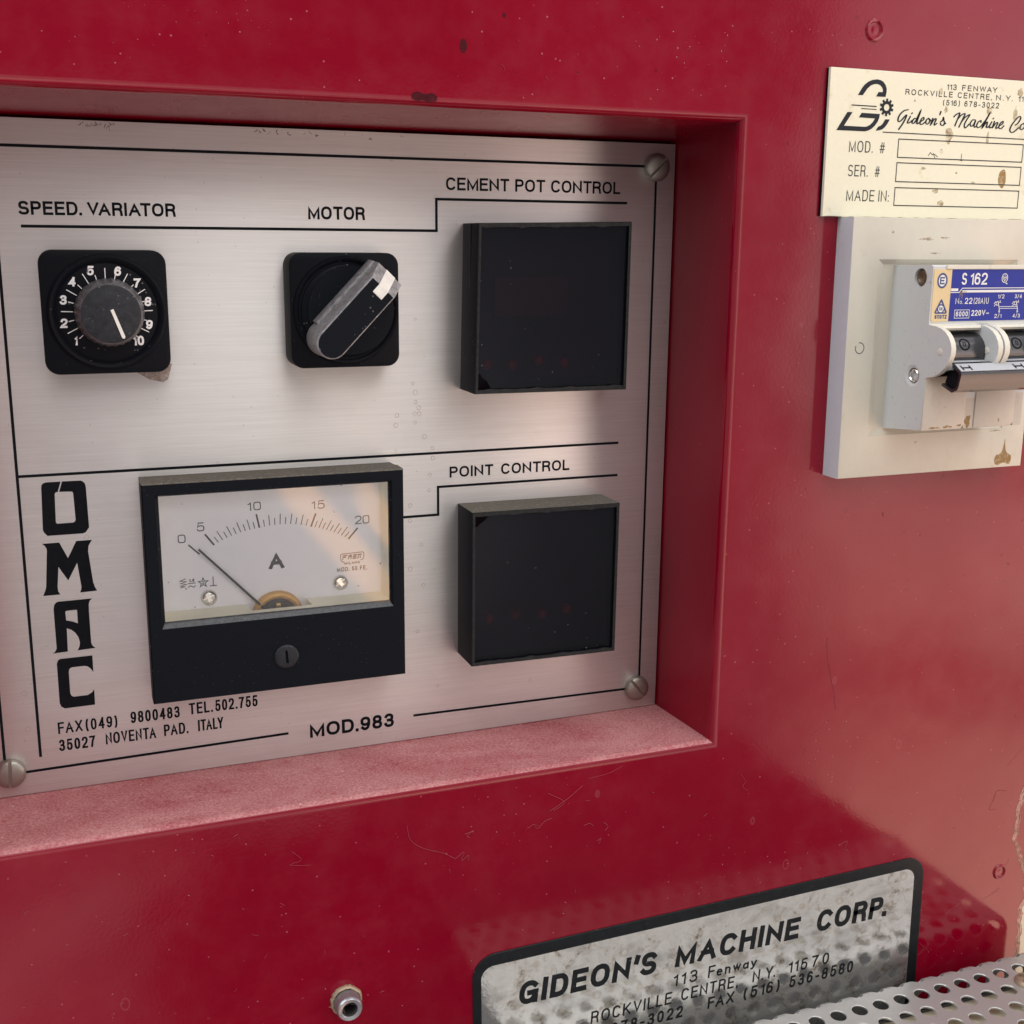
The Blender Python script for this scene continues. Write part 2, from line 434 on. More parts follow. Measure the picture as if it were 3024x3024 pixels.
M = dict(
    red=mat_red(),
    red_dull=mat_red('satin_red_enamel', 0.32),
    red_half=mat_red('dulled_red_enamel', 0.16),
    ledge=mat_ledge(),
    alu=mat_brushed(),
    ink=mat_simple('black_ink', (0.006, 0.007, 0.010), 0.5, spec=0.08, var=0.2, sc=500.0),
    black=mat_simple('black_plastic', (0.005, 0.006, 0.009), 0.40, spec=0.09, dust=0.22, bump=0.25),
    black_matte=mat_simple('matte_black_plastic', (0.006, 0.008, 0.012), 0.5, spec=0.09, dust=0.25, bump=0.5),
    black_worn=mat_simple('worn_black_plastic', (0.12, 0.122, 0.128), 0.36, spec=0.5, var=0.45, sc=260.0, dust=0.5, bump=0.4),
    dust_grey=mat_simple('dust_covered_plastic', (0.14, 0.127, 0.105), 0.85, spec=0.2, var=0.35, sc=900.0, dust=0.6, bump=1.0),
    knob_cap=mat_simple('knob_cap_plastic', (0.020, 0.022, 0.027), 0.45, spec=0.3, var=0.4, sc=400.0, dust=0.4, bump=0.6),
    grip=mat_simple('greyed_grip_plastic', (0.29, 0.29, 0.295), 0.5, var=0.40, sc=500.0, bump=0.6),
    grey_edge=mat_simple('grey_bevel', (0.085, 0.09, 0.095), 0.6, var=0.35, sc=800.0),
    bezel_edge=mat_simple('rubbed_bezel_edge', (0.019, 0.020, 0.020), 0.6, spec=0.2, var=0.5, sc=500.0, bump=0.5),
    white=mat_simple('white_marking', (0.83, 0.82, 0.76), 0.45, var=0.06, sc=400.0),
    scale_white=mat_simple('white_scale_print', (0.80, 0.80, 0.80), 0.5),
    card=mat_simple('white_scale_card', (0.93, 0.92, 0.96), 0.5, var=0.02, sc=200.0),
    card_ink=mat_simple('scale_ink', (0.016, 0.016, 0.02), 0.6, spec=0.1),
    cream_wall=mat_simple('cream_plastic', (0.93, 0.89, 0.71), 0.5, var=0.05, sc=150.0),
    brass=mat_simple('copper_coil', (0.66, 0.36, 0.085), 0.40, metal=0.35, var=0.15, sc=900.0),
    gold=mat_simple('brass', (0.72, 0.50, 0.16), 0.3, metal=0.9, var=0.25, sc=600.0),
    dark=mat_simple('dark_cavity', (0.018, 0.014, 0.014), 0.6, var=0.4, sc=900.0),
    nickel=mat_simple('nickel_plate', (0.72, 0.69, 0.65), 0.18, metal=1.0),
    steel=mat_aged('dull_steel', (0.36, 0.34, 0.30), (0.16, 0.11, 0.07), 0.42, 0.5, 200.0, metal=0.85),
    zinc=mat_aged('grimy_zinc', (0.40, 0.41, 0.43), (0.16, 0.12, 0.09), 0.36, 0.7, 260.0, metal=0.8),
    guard=mat_aged('galvanised_steel', (0.47, 0.465, 0.44), (0.40, 0.36, 0.28), 0.38, 0.9, 55.0, metal=0.5),
    screw_dark=mat_aged('dark_rusty_screw', (0.16, 0.11, 0.07), (0.04, 0.025, 0.015), 0.35, 0.9, 400.0, metal=0.6),
    dark_steel=mat_aged('dark_sheet_steel', (0.06, 0.058, 0.056), (0.05, 0.035, 0.025), 0.5, 0.7, 40.0, metal=0.3),
    rust=mat_aged('rusty_screw', (0.42, 0.32, 0.22), (0.18, 0.09, 0.04), 0.5, 0.8, 300.0, metal=0.6),
    plate=mat_aged('aged_cream_laminate', (0.83, 0.80, 0.62), (0.50, 0.37, 0.16), 0.5, 0.8, 90.0, spec=0.3),
    plate_ink=mat_simple('engraved_grey_black', (0.028, 0.031, 0.037), 0.6, spec=0.1),
    stain=mat_stain('brown_stain', (0.46, 0.27, 0.08), 0.95, 0.35),
    stain_pale=mat_stain('pale_stain', (0.50, 0.36, 0.17), 0.60, 0.05),
    scuff_pale=mat_stain('dried_water_ring', (0.36, 0.28, 0.20), 0.45, 0.12),
    scuff=mat_stain('brown_scuff', (0.10, 0.045, 0.045), 0.8, 0.3),
    tape=mat_stain('old_clear_tape', (0.45, 0.33, 0.26), 0.40, 0.15),
    cover=mat_aged('yellowed_cover_plastic', (0.62, 0.58, 0.48), (0.42, 0.34, 0.22), 0.5, 0.75, 45.0),
    cover_side=mat_aged('grey_cover_edge', (0.56, 0.58, 0.61), (0.40, 0.38, 0.35), 0.5, 0.3, 60.0),
    breaker=mat_aged('grey_white_plastic', (0.61, 0.62, 0.61), (0.30, 0.27, 0.23), 0.5, 0.7, 150.0),
    breaker_y=mat_aged('yellowed_breaker_plastic', (0.58, 0.52, 0.44), (0.36, 0.22, 0.12), 0.5, 0.6, 70.0),
    rim=mat_aged('cream_rim_plastic', (0.72, 0.69, 0.58), (0.45, 0.28, 0.15), 0.45, 0.6, 260.0),
    blue=mat_aged('blue_label', (0.030, 0.044, 0.30), (0.012, 0.022, 0.20), 0.4, 0.8, 60.0, spec=0.15, speck=False),
    tan=mat_aged('tan_label', (0.74, 0.57, 0.31), (0.42, 0.25, 0.09), 0.5, 0.55, 150.0),
    label_white=mat_simple('label_white', (0.78, 0.77, 0.74), 0.5),
    label_blue=mat_simple('label_blue_ink', (0.03, 0.06, 0.20), 0.5),
    grey_bar=mat_aged('glossy_dark_plastic', (0.022, 0.023, 0.026), (0.22, 0.21, 0.20), 0.14, 0.4, 200.0, spec=0.9),
    chalk=mat_aged('chalky_worn_plastic', (0.46, 0.47, 0.49), (0.16, 0.16, 0.16), 0.6, 0.9, 330.0),
    foil=mat_foil(),
    sign_black=mat_simple('sign_black', (0.010, 0.012, 0.014), 0.4, spec=0.22, var=0.3, sc=200.0, dust=0.3),
    primer=mat_aged('bare_cream_filler', (0.70, 0.62, 0.47), (0.42, 0.30, 0.18), 0.7, 0.6, 90.0, spec=0.2),
    lint=mat_simple('pale_lint', (0.36, 0.09, 0.105), 0.9, spec=0.1),
    torn=mat_simple('torn_paint_edge', (0.62, 0.34, 0.26), 0.7, var=0.4, sc=500.0),
    oil=mat_stain('dark_oil_spot', (0.075, 0.001, 0.008), 0.85, 0.6),
    grit=mat_simple('pale_grit', (0.52, 0.27, 0.27), 0.9, spec=0.1),
    glass=mat_glass('clear_window', spots=0.012),
    smoke=mat_glass('smoked_window', (0.50, 0.38, 0.42), 1.32, 0.15, spots=0.010),
    digit=mat_simple('dark_red_digit_block', (0.075, 0.012, 0.022), 0.4),
    lamp=mat_simple('unlit_red_lamp', (0.42, 0.03, 0.03), 0.4),
    board=mat_simple('dark_board', (0.016, 0.017, 0.023), 0.7, var=0.3, sc=200.0),
)


# ------------------------------------------------------------------ object helpers
def finish(bm, name, mat, parent=None, smooth=35.0, recalc=True):
    if recalc:
        bmesh.ops.recalc_face_normals(bm, faces=bm.faces)
    bmesh.ops.scale(bm, vec=(K, K, K), verts=bm.verts)
    me = bpy.data.meshes.new(name)
    bm.to_mesh(me)
    bm.free()
    mats = mat if isinstance(mat, (list, tuple)) else [mat]
    for x in mats:
        me.materials.append(M[x])
    if smooth:
        me.polygons.foreach_set('use_smooth', [True] * len(me.polygons))
        me.set_sharp_from_angle(angle=math.radians(smooth))
    o = bpy.data.objects.new(name, me)
    COL.objects.link(o)
    if parent is not None:
        o.parent = parent
        if parent.parent is None:          # a part: cancel the thing's own position; a sub-part sits in its part's frame
            o.matrix_parent_inverse = Matrix.Translation(parent.location).inverted()
    return o


def thing(name, label, cat, loc, group=None):
    o = bpy.data.objects.new(name, None)
    o.empty_display_size = 0.02
    COL.objects.link(o)
    o.location = Vector(loc) * K
    o['label'] = label
    o['category'] = cat
    if group:
        o['group'] = group
    return o


def tag(o, label, cat, group=None, kind=None):
    o['label'] = label
    o['category'] = cat
    if group:
        o['group'] = group
    if kind:
        o['kind'] = kind
    return o


def faces_fill(bm, loops, y):
    """flat XZ polygon with holes"""
    es = []
    for lp in loops:
        vs_ = [bm.verts.new((x, y, z)) for x, z in lp]
        for i in range(len(vs_)):
            es.append(bm.edges.new((vs_[i], vs_[(i + 1) % len(vs_)])))
    return bmesh.ops.triangle_fill(bm, use_beauty=True, use_dissolve=False, edges=es, normal=(0, -1, 0))


def prism(bm, poly, y0, y1, bevel=0.0, seg=2, holes=(), mi=0):
    """XZ polygon extruded from y0 (back) to y1 (front)"""
    b2 = bmesh.new()
    if holes:
        faces_fill(b2, [poly, *holes], y0)
    else:
        b2.faces.new([b2.verts.new((x, y0, z)) for x, z in poly])
    r = bmesh.ops.extrude_face_region(b2, geom=list(b2.faces))
    nv = [g for g in r['geom'] if isinstance(g, bmesh.types.BMVert)]
    bmesh.ops.translate(b2, verts=nv, vec=(0, y1 - y0, 0))
    bmesh.ops.recalc_face_normals(b2, faces=b2.faces)
    if bevel:
        fe = [e for e in b2.edges if all(abs(v.co.y - y1) < 1e-6 for v in e.verts) and len(e.link_faces) == 2
              and e.calc_face_angle(0) > 0.5]
        bmesh.ops.bevel(b2, geom=fe, offset=bevel, segments=seg, profile=0.5, affect='EDGES')
    for f in b2.faces:
        f.material_index = mi
    merge(bm, b2)


def prism_x(bm, poly, x0, x1, bevel=0.0, mi=0):
    """YZ polygon extruded along x"""
    b2 = bmesh.new()
    b2.faces.new([b2.verts.new((x0, y, z)) for y, z in poly])
    r = bmesh.ops.extrude_face_region(b2, geom=list(b2.faces))
    nv = [g for g in r['geom'] if isinstance(g, bmesh.types.BMVert)]
    bmesh.ops.translate(b2, verts=nv, vec=(x1 - x0, 0, 0))
    bmesh.ops.recalc_face_normals(b2, faces=b2.faces)
    if bevel:
        bmesh.ops.bevel(b2, geom=[e for e in b2.edges if len(e.link_faces) == 2 and e.calc_face_angle(0) > 0.6],
                        offset=bevel, segments=2, profile=0.5, affect='EDGES')
    for f in b2.faces:
        f.material_index = mi
    merge(bm, b2)


def merge(bm, b2):
    tmp = bpy.data.meshes.new('tmp')
    b2.to_mesh(tmp)
    b2.free()
    bm.from_mesh(tmp)
    bpy.data.meshes.remove(tmp)


def box(bm, x0, x1, y0, y1, z0, z1, bevel=0.0, mi=0):
    b2 = bmesh.new()
    bmesh.ops.create_cube(b2, size=1.0)
    for v in b2.verts:
        v.co = Vector((x0 + (v.co.x + .5) * (x1 - x0), y0 + (v.co.y + .5) * (y1 - y0), z0 + (v.co.z + .5) * (z1 - z0)))
    if bevel:
        bmesh.ops.bevel(b2, geom=list(b2.edges), offset=bevel, segments=2, profile=0.5, affect='EDGES')
    for f in b2.faces:
        f.material_index = mi
    merge(bm, b2)


def lathe(bm, cx, cz, prof, seg=64, mi=0, wob=None):
    """profile of (radius, y) turned round the y axis through (cx, cz)"""
    rings = []
    for r, y in prof:
        if r < 1e-6:
            rings.append([bm.verts.new((cx, y, cz))])
        else:
            ring = []
            for i in range(seg):
                a = 2 * PI * i / seg
                rr = r * (wob(a, y) if wob else 1.0)
                ring.append(bm.verts.new((cx + rr * math.cos(a), y, cz + rr * math.sin(a))))
            rings.append(ring)
    for a, b in zip(rings, rings[1:]):
        for i in range(seg):
            j = (i + 1) % seg
            if len(a) == 1 and len(b) == 1:
                continue
            if len(a) == 1:
                f = bm.faces.new((a[0], b[i], b[j]))
            elif len(b) == 1:
                f = bm.faces.new((a[i], a[j], b[0]))
            else:
                f = bm.faces.new((a[i], a[j], b[j], b[i]))
            f.material_index = mi


def rrect(x0, x1, z0, z1, r, n=6):
    out = []
    for cx, cz, a0 in ((x1 - r, z1 - r, 0), (x0 + r, z1 - r, 90), (x0 + r, z0 + r, 180), (x1 - r, z0 + r, 270)):
        for i in range(n + 1):
            a = math.radians(a0 + 90 * i / n)
            out.append((cx + r * math.cos(a), cz + r * math.sin(a)))
    return out


def circle(cx, cz, r, n=32):
    return [(cx + r * math.cos(2 * PI * i / n), cz + r * math.sin(2 * PI * i / n)) for i in range(n)]


def rot2(pts, deg, c):
    s, k = math.sin(math.radians(deg)), math.cos(math.radians(deg))
    return [(c[0] + (x - c[0]) * k - (z - c[1]) * s, c[1] + (x - c[0]) * s + (z - c[1]) * k) for x, z in pts]


def boolean(bm, cutters):
    """bm minus each cutter bmesh, returns a new bmesh"""
    me = bpy.data.meshes.new('a')
    bm.to_mesh(me)
    bm.free()
    o = bpy.data.objects.new('a', me)
    COL.objects.link(o)
    tmp = []
    for cbm in cutters:
        bmesh.ops.recalc_face_normals(cbm, faces=cbm.faces)
        m2 = bpy.data.meshes.new('b')
        cbm.to_mesh(m2)
        cbm.free()
        b = bpy.data.objects.new('b', m2)
        COL.objects.link(b)
        md = o.modifiers.new('m', 'BOOLEAN')
        md.operation = 'DIFFERENCE'
        md.solver = 'EXACT'
        md.object = b
        tmp.append((b, m2))
    bpy.context.view_layer.update()
    ev = o.evaluated_get(bpy.context.evaluated_depsgraph_get())
    res = bpy.data.meshes.new_from_object(ev)
    out = bmesh.new()
    out.from_mesh(res)
    bpy.data.objects.remove(o)
    bpy.data.meshes.remove(me)
    bpy.data.meshes.remove(res)
    for b, m2 in tmp:
        bpy.data.objects.remove(b)
        bpy.data.meshes.remove(m2)
    return out


# ------------------------------------------------------------------ lettering: a grotesque drawn as strokes
def arc(cx, cy, rx, ry, a0, a1, n=14, sq=2.0):
    out = []
    for i in range(n + 1):
        a = math.radians(a0 + (a1 - a0) * i / n)
        c, s = math.cos(a), math.sin(a)
        out.append((cx + rx * math.copysign(abs(c) ** (2 / sq), c), cy + ry * math.copysign(abs(s) ** (2 / sq), s)))
    return out


def glyphs(sq):
    A = lambda *k: arc(*k, sq=sq)
    g = {}
    g['A'] = (.74, [[(0, 0), (.37, 1), (.74, 0)], [(.14, .34), (.60, .34)]])
    g['B'] = (.62, [[(0, 0), (0, 1), (.34, 1)] + A(.34, .76, .24, .24, 90, -90) + [(0, .52)], [(.3, .52)] + A(.36, .26, .26, .26, 90, -90) + [(0, 0)]])
    g['C'] = (.68, [A(.35, .5, .35, .5, 42, 318)])
    g['D'] = (.64, [[(0, 0), (0, 1), (.28, 1)] + A(.28, .5, .36, .5, 90, -90) + [(0, 0)]])
    g['E'] = (.56, [[(.56, 1), (0, 1), (0, 0), (.56, 0)], [(0, .53), (.5, .53)]])
    g['F'] = (.54, [[(.54, 1), (0, 1), (0, 0)], [(0, .52), (.47, .52)]])
    g['G'] = (.72, [A(.36, .5, .36, .5, 45, 300) + [(.70, .30), (.70, .46), (.40, .46)], [(.71, .46), (.71, 0)]])
    g['H'] = (.64, [[(0, 0), (0, 1)], [(.64, 0), (.64, 1)], [(0, .53), (.64, .53)]])
    g['I'] = (.0, [[(0, 0), (0, 1)]])
    g['J'] = (.46, [[(.46, 1), (.46, .24)] + A(.23, .24, .23, .24, 0, -180)])
    g['K'] = (.66, [[(0, 0), (0, 1)], [(.62, 1), (0, .36)], [(.22, .58), (.66, 0)]])
    g['L'] = (.50, [[(0, 1), (0, 0), (.50, 0)]])
    g['M'] = (.80, [[(0, 0), (0, 1), (.40, .04), (.80, 1), (.80, 0)]])
    g['N'] = (.66, [[(0, 0), (0, 1), (.66, 0), (.66, 1)]])
    g['O'] = (.74, [A(.37, .5, .37, .5, 90, 450)])
    g['P'] = (.58, [[(0, 0), (0, 1), (.32, 1)] + A(.32, .74, .26, .26, 90, -90) + [(0, .48)]])
    g['Q'] = (.74, [A(.37, .5, .37, .5, 90, 450), [(.42, .26), (.74, -.02)]])
    g['R'] = (.62, [[(0, 0), (0, 1), (.34, 1)] + A(.34, .75, .26, .25, 90, -90) + [(0, .50)], [(.34, .50), (.52, .44), (.58, .30), (.62, 0)]])
    g['S'] = (.60, [A(.30, .745, .275, .255, 30, 270)[:-1] + [(.30, .49)] + A(.30, .245, .30, .245, 90, -150)[1:]])
    g['T'] = (.62, [[(0, 1), (.62, 1)], [(.31, 1), (.31, 0)]])
    g['U'] = (.62, [[(0, 1), (0, .30)] + A(.31, .30, .31, .30, 180, 360) + [(.62, 1)]])
    g['V'] = (.68, [[(0, 1), (.34, 0), (.68, 1)]])
    g['W'] = (1.0, [[(0, 1), (.25, 0), (.5, 1), (.75, 0), (1.0, 1)]])
    g['X'] = (.66, [[(0, 0), (.66, 1)], [(0, 1), (.66, 0)]])
    g['Y'] = (.68, [[(0, 1), (.34, .42), (.68, 1)], [(.34, .42), (.34, 0)]])
    g['Z'] = (.58, [[(0, 1), (.58, 1), (0, 0), (.58, 0)]])
    g['0'] = (.50, [A(.25, .5, .25, .5, 90, 450)])
    g['1'] = (.20, [[(0, .77), (.12, .84), (.2, 1), (.2, 0)]])
    g['2'] = (.50, [A(.25, .74, .25, .26, 170, -20) + [(.40, .46), (.06, .14), (0, 0), (.50, 0)]])
    g['3'] = (.50, [A(.25, .76, .22, .24, 160, -80)[:-1] + [(.20, .52)], [(.20, .52)] + A(.25, .26, .25, .26, 80, -165)])
    g['4'] = (.52, [[(.40, 1), (0, .28), (.52, .28)], [(.40, 1), (.40, 0)]])
    g['5'] = (.50, [[(.46, 1), (.09, 1), (.03, .50)] + A(.25, .32, .25, .32, 140, -160)])
    g['6'] = (.50, [A(.25, .30, .25, .30, 90, 450), [(.46, .86), (.36, .98), (.22, .99), (.09, .88), (.02, .66), (0, .40), (0, .30)]])
    g['7'] = (.50, [[(0, 1), (.50, 1), (.27, .52), (.17, 0)]])
    g['8'] = (.50, [A(.25, .76, .22, .24, 90, 450), A(.25, .26, .25, .26, 90, 450)])
    g['9'] = (.50, [A(.25, .70, .25, .30, 90, 450), [(.04, .14), (.14, .02), (.28, .01), (.41, .12), (.48, .34), (.50, .60), (.50, .70)]])
    g['.'] = (.0, [[(0, 0), (0, .03)]])
    g[','] = (.04, [[(.04, .03), (.04, 0), (0, -.12)]])
    g[':'] = (.0, [[(0, 0), (0, .03)], [(0, .52), (0, .55)]])
    g['-'] = (.26, [[(0, .38), (.26, .38)]])
    g["'"] = (.04, [[(.04, 1), (0, .76)]])
    g['('] = (.16, [A(.26, .45, .26, .62, 120, 240)])
    g[')'] = (.16, [A(-.10, .45, .26, .62, 60, -60)])
    g['/'] = (.30, [[(0, -.05), (.30, 1.05)]])
    g['#'] = (.52, [[(.10, 0), (.20, 1)], [(.32, 0), (.42, 1)], [(0, .33), (.50, .33)], [(.04, .67), (.52, .67)]])
    g['~'] = (.42, [[(0, .34), (.06, .46), (.14, .47), (.24, .38), (.32, .33), (.38, .36), (.42, .48)]])
    g['a'] = (.44, [A(.22, .23, .22, .23, 40, 320), [(.44, .50), (.44, 0)]])
    g['e'] = (.44, [[(0, .27), (.44, .27)] + A(.22, .24, .22, .26, 5, 310)])
    g['n'] = (.42, [[(0, 0), (0, .52)], [(0, .32)] + A(.21, .30, .21, .21, 180, 0) + [(.42, 0)]])
    g['o'] = (.46, [A(.23, .25, .23, .25, 90, 450)])
    g['w'] = (.66, [[(0, .5), (.165, 0), (.33, .5), (.495, 0), (.66, .5)]])
    g['y'] = (.46, [[(0, .5), (.23, 0)], [(.46, .5), (.20, -.10), (.10, -.2), (0, -.2)]])
    return g


def ribbon(bm, pts, w, y, caps=True, clamp=None, widths=None):
    """a flat stroke of width w along pts (XZ) at depth y"""
    p = [Vector(q) for q in pts]
    q = [p[0]]
    wq = [widths[0] if widths else w]
    for i, b in enumerate(p[1:]):
        if (b - q[-1]).length > 1e-5:
            q.append(b)
            wq.append(widths[i + 1] if widths else w)
    p = q
    if len(p) < 2:
        return
    closed = (p[0] - p[-1]).length < 1e-4 and len(p) > 3
    if closed:
        p = p[:-1]
        wq = wq[:-1]
    n = len(p)
    if caps and not closed:
        p[0] = p[0] - (p[1] - p[0]).normalized() * wq[0] * .5
        p[-1] = p[-1] + (p[-1] - p[-2]).normalized() * wq[-1] * .5
    L, Rr = [], []
    for i in range(n):
        if closed:
            a, b = p[i] - p[i - 1], p[(i + 1) % n] - p[i]
        else:
            a = p[i] - p[i - 1] if i else p[1] - p[0]
            b = p[i + 1] - p[i] if i < n - 1 else p[-1] - p[-2]
        a, b = a.normalized(), b.normalized()
        na, nb = Vector((-a.y, a.x)), Vector((-b.y, b.x))
        m = na + nb
        if m.length < 1e-3:
            m = na
        m.normalize()
        k = min(1.0 / max(0.25, m.dot(na)), 3.2)
        L.append(p[i] + m * (wq[i] * .5 * k))
        Rr.append(p[i] - m * (wq[i] * .5 * k))
    def mk(v):
        z = v.y
        if clamp:
            z = min(max(z, clamp[0]), clamp[1])
        return bm.verts.new((v.x, y, z))
    l = [mk(v) for v in L]
    r = [mk(v) for v in Rr]
    for i in range(n if closed else n - 1):
        j = (i + 1) % n
        try:
            f = bm.faces.new((l[i], r[i], r[j], l[j]))
            if f.normal.y > 0:
                f.normal_flip()
        except ValueError:
            pass


KERN = {'VA': .17, 'AV': .17, 'AT': .14, 'TA': .14, 'AY': .15, 'LY': .12, 'FA': .10, 'PA': .10, 'TO': .04, 'RT': .04, 'TR': .03, 'P.': .12, 'Y.': .12, 'D.': .02, 'EN': .0, 'WA': .12, 'Fe': .08, 'wa': .03, 'ay': .03}


def text(bm, s, x0, x1, z0, z1, y, w, shear=0.0, sq=2.35, gap=0.24, space=0.55, slope=0.0):
    """write s between x0 and x1, capitals from z0 to z1, stroke width w; gap is the side-to-side letter distance as a share of the height"""
    g = glyphs(sq)
    h = (z1 - z0) - w
    # natural advance, in units of cap height
    wu = w / h
    tot = 0.0
    pos = []
    for i, ch in enumerate(s):
        if ch == ' ':
            tot += space
            continue
        pos.append((ch, tot))
        tot += g[ch][0] + wu + gap * (0.55 if ch in "1'" else 1.0) - KERN.get(s[i:i + 2], 0.0)
    last = pos[-1]
    nat = last[1] + g[last[0]][0]
    sx = (x1 - x0 - w) / nat if nat > 0 else h
    k = 0
    for ch, px in pos:
        for st in g[ch][1]:
            pts = []
            for a, b in st:
                xx = x0 + w / 2 + (px + a) * sx
                zz = z0 + w / 2 + b * h
                pts.append((xx + shear * (zz - z0), zz + slope * (xx - x0)))
            lim = None
            if ch in 'AVWMNKXYZ147w' or ch == '4':
                c0 = slope * (pts[0][0] - x0)
                lim = (z0 + c0 - 0.02, z1 + c0 + 0.02)
            ribbon(bm, pts, w, y - 0.004 * (k % 3), clamp=lim)
            k += 1


def smooth_path(pts, n=5):
    p = [Vector(q) for q in pts]
    out = []
    for i in range(len(p) - 1):
        a = p[i - 1] if i else p[0] * 2 - p[1]
        b, c = p[i], p[i + 1]
        d = p[i + 2] if i + 2 < len(p) else c * 2 - b
        for k in range(n):
            t = k / n
            out.append(0.5 * ((2 * b) + (c - a) * t + (2 * a - 5 * b + 4 * c - d) * t * t + (3 * b - a - 3 * c + d) * t ** 3))
    out.append(p[-1])
    return [(v.x, v.y) for v in out]


def lettering(parent, mat, name='lettering', label=None, build=None):
    bm = bmesh.new()
    build(bm)
    o = finish(bm, name, mat, parent, smooth=0, recalc=False)
    if label:
        o['label'] = label
    return o


def slotted_head(cx, cz, r, y_back, y_front, slot_w, slot_deg, slot_depth, slot_len=1.3):
    bm = bmesh.new()
    hgt = y_back - y_front
    lathe(bm, cx, cz, [(0, y_back), (r, y_back), (r, y_back - hgt * .45), (r * .96, y_back - hgt * .68), (r * .84, y_back - hgt * .86), (r * .6, y_front + hgt * .05), (0, y_front)], 48)
    bmesh.ops.recalc_face_normals(bm, faces=bm.faces)
    c = bmesh.new()
    box(c, cx - slot_w / 2, cx + slot_w / 2, y_front - 2, y_front + slot_depth, cz - r * slot_len, cz + r * slot_len)
    bmesh.ops.rotate(c, verts=c.verts, cent=(cx, 0, cz), matrix=Matrix.Rotation(math.radians(-slot_deg), 3, 'Y'))
    return boolean(bm, [c])


def cross_head(cx, cz, r, y_back, y_front, deg):
    bm = bmesh.new()
    hgt = y_back - y_front
    lathe(bm, cx, cz, [(0, y_back), (r, y_back), (r * .98, y_back - hgt * .35), (r * .84, y_back - hgt * .72), (r * .55, y_front + hgt * .06), (0, y_front)], 40)
    bmesh.ops.recalc_face_normals(bm, faces=bm.faces)
    cut = []
    for d in (deg, deg + 90):
        c = bmesh.new()
        box(c, cx - r * .23, cx + r * .23, y_front - 2, y_front + hgt * .92, cz - r * .70, cz + r * .70)
        bmesh.ops.rotate(c, verts=c.verts, cent=(cx, 0, cz), matrix=Matrix.Rotation(math.radians(-d), 3, 'Y'))
        cut.append(c)
    return boolean(bm, cut)


# ================================================================== the red machine cabinet
PY = 54.8          # depth of the control plate's face behind the cabinet front
cab = thing('machine_cabinet', 'glossy dark red enamelled machine cabinet with a recessed control bay', 'cabinet', (120, 0, -500))
OX0, OX1, OZ0, OZ1 = -45.0, 279.6, -230.6, 49.4
RB = 3.6
XL, XR, ZB, ZT = -420.0, 640.0, -640.0, 300.0


def rect_loop(bm, d, y, back=0.0):
    x1 = OX1 - .5 * back
    z1 = OZ1 - 4.6 * back
    z0 = OZ0 - 2.4 * back
    return [bm.verts.new(v) for v in ((OX0 - d, y, z0 - d), (x1 + d, y, z0 - d), (x1 + d, y, z1 + d), (OX0 - d, y, z1 + d))]


bm = bmesh.new()
outer = [bm.verts.new(v) for v in ((XL, 0, ZB), (XR, 0, ZB), (XR, 0, ZT), (XL, 0, ZT))]
loops = [outer]
for i in range(7):
    a = math.radians(90 * i / 6)
    loops.append(rect_loop(bm, RB - RB * math.sin(a), RB - RB * math.cos(a)))
for k, (a, b) in enumerate(zip(loops, loops[1:])):
    for i in range(4):
        j = (i + 1) % 4
        f = bm.faces.new((a[i], a[j], b[j], b[i]))
        f.material_index = 1 if i == 0 and k >= 4 else 0      # dust lies over the upper half of the lower bend
# rolled outer edge and cabinet sides
o2 = [bm.verts.new(v) for v in ((XL - 6, 6, ZB - 6), (XR + 6, 6, ZB - 6), (XR + 6, 6, ZT + 6), (XL - 6, 6, ZT + 6))]
o3 = [bm.verts.new((v.co.x, 420, v.co.z)) for v in o2]
for a, b in ((o2, outer), (o3, o2)):
    for i in range(4):
        j = (i + 1) % 4
        bm.faces.new((a[i], a[j], b[j], b[i]))
bm.faces.new(o3)
finish(bm, 'front_panel', ['red', 'ledge'], cab)


def wall_part(name, i, mat):
    bm = bmesh.new()
    a = rect_loop(bm, 0, RB)
    b = rect_loop(bm, 0, PY + 8, 1.0)
    keep = bm.faces.new((a[i], a[(i + 1) % 4], b[(i + 1) % 4], b[i]))
    bmesh.ops.subdivide_edges(bm, edges=list(keep.edges), cuts=8, use_grid_fill=True)
    bmesh.ops.delete(bm, geom=[v for v in bm.verts if not v.link_faces], context='VERTS')
    return finish(bm, name, mat, cab)


wall_part('recess_ledge', 0, 'ledge')['label'] = 'recess floor covered in pale pink dust'
wall_part('recess_wall', 1, 'red_dull')
wall_part('recess_ceiling', 2, 'red_half')
wall_part('recess_wall', 3, 'red_dull')
bm = bmesh.new()
box(bm, OX0, OX1 - 1, PY + 8.0, PY + 10, OZ0 - 2, OZ1 - 6)
finish(bm, 'recess_back', 'red', cab)
# two plugged holes, painted over
for px, pz, pr in ((343.5, 89.8, 4.7), (464.5, -334.0, 4.2)):
    bm = bmesh.new()
    lathe(bm, px, pz, [(pr * 1.06, 0.02), (pr * 1.0, -.25), (pr * .93, -.75), (pr * .84, -.95), (pr * .76, -.8), (pr * .66, -.2), (pr * .55, -.08), (pr * .3, -.2), (0, -.3)], 48)
    finish(bm, 'hole_plug', 'red', cab)
for pts, yy in (([(155.9, 71.9, 1.5, 2.6)], -.06), ([(137.6, 52.8, 2.5, 1.7), (142.9, 52.4, 2.6, 1.8), (140.2, 52.5, 2.2, 1.3)], -.06), ([(172.5, 84.0, .8, 1.0)], -.06)):
    bm = bmesh.new()
    for k, (px, pz, rx, rz) in enumerate(pts):
        bm.faces.new([bm.verts.new((px + rx * math.cos(a * PI / 12), yy - .01 * k, pz + rz * math.sin(a * PI / 12))) for a in range(24)][::-1])
    finish(bm, 'oil_spot', 'oil', cab, smooth=0)
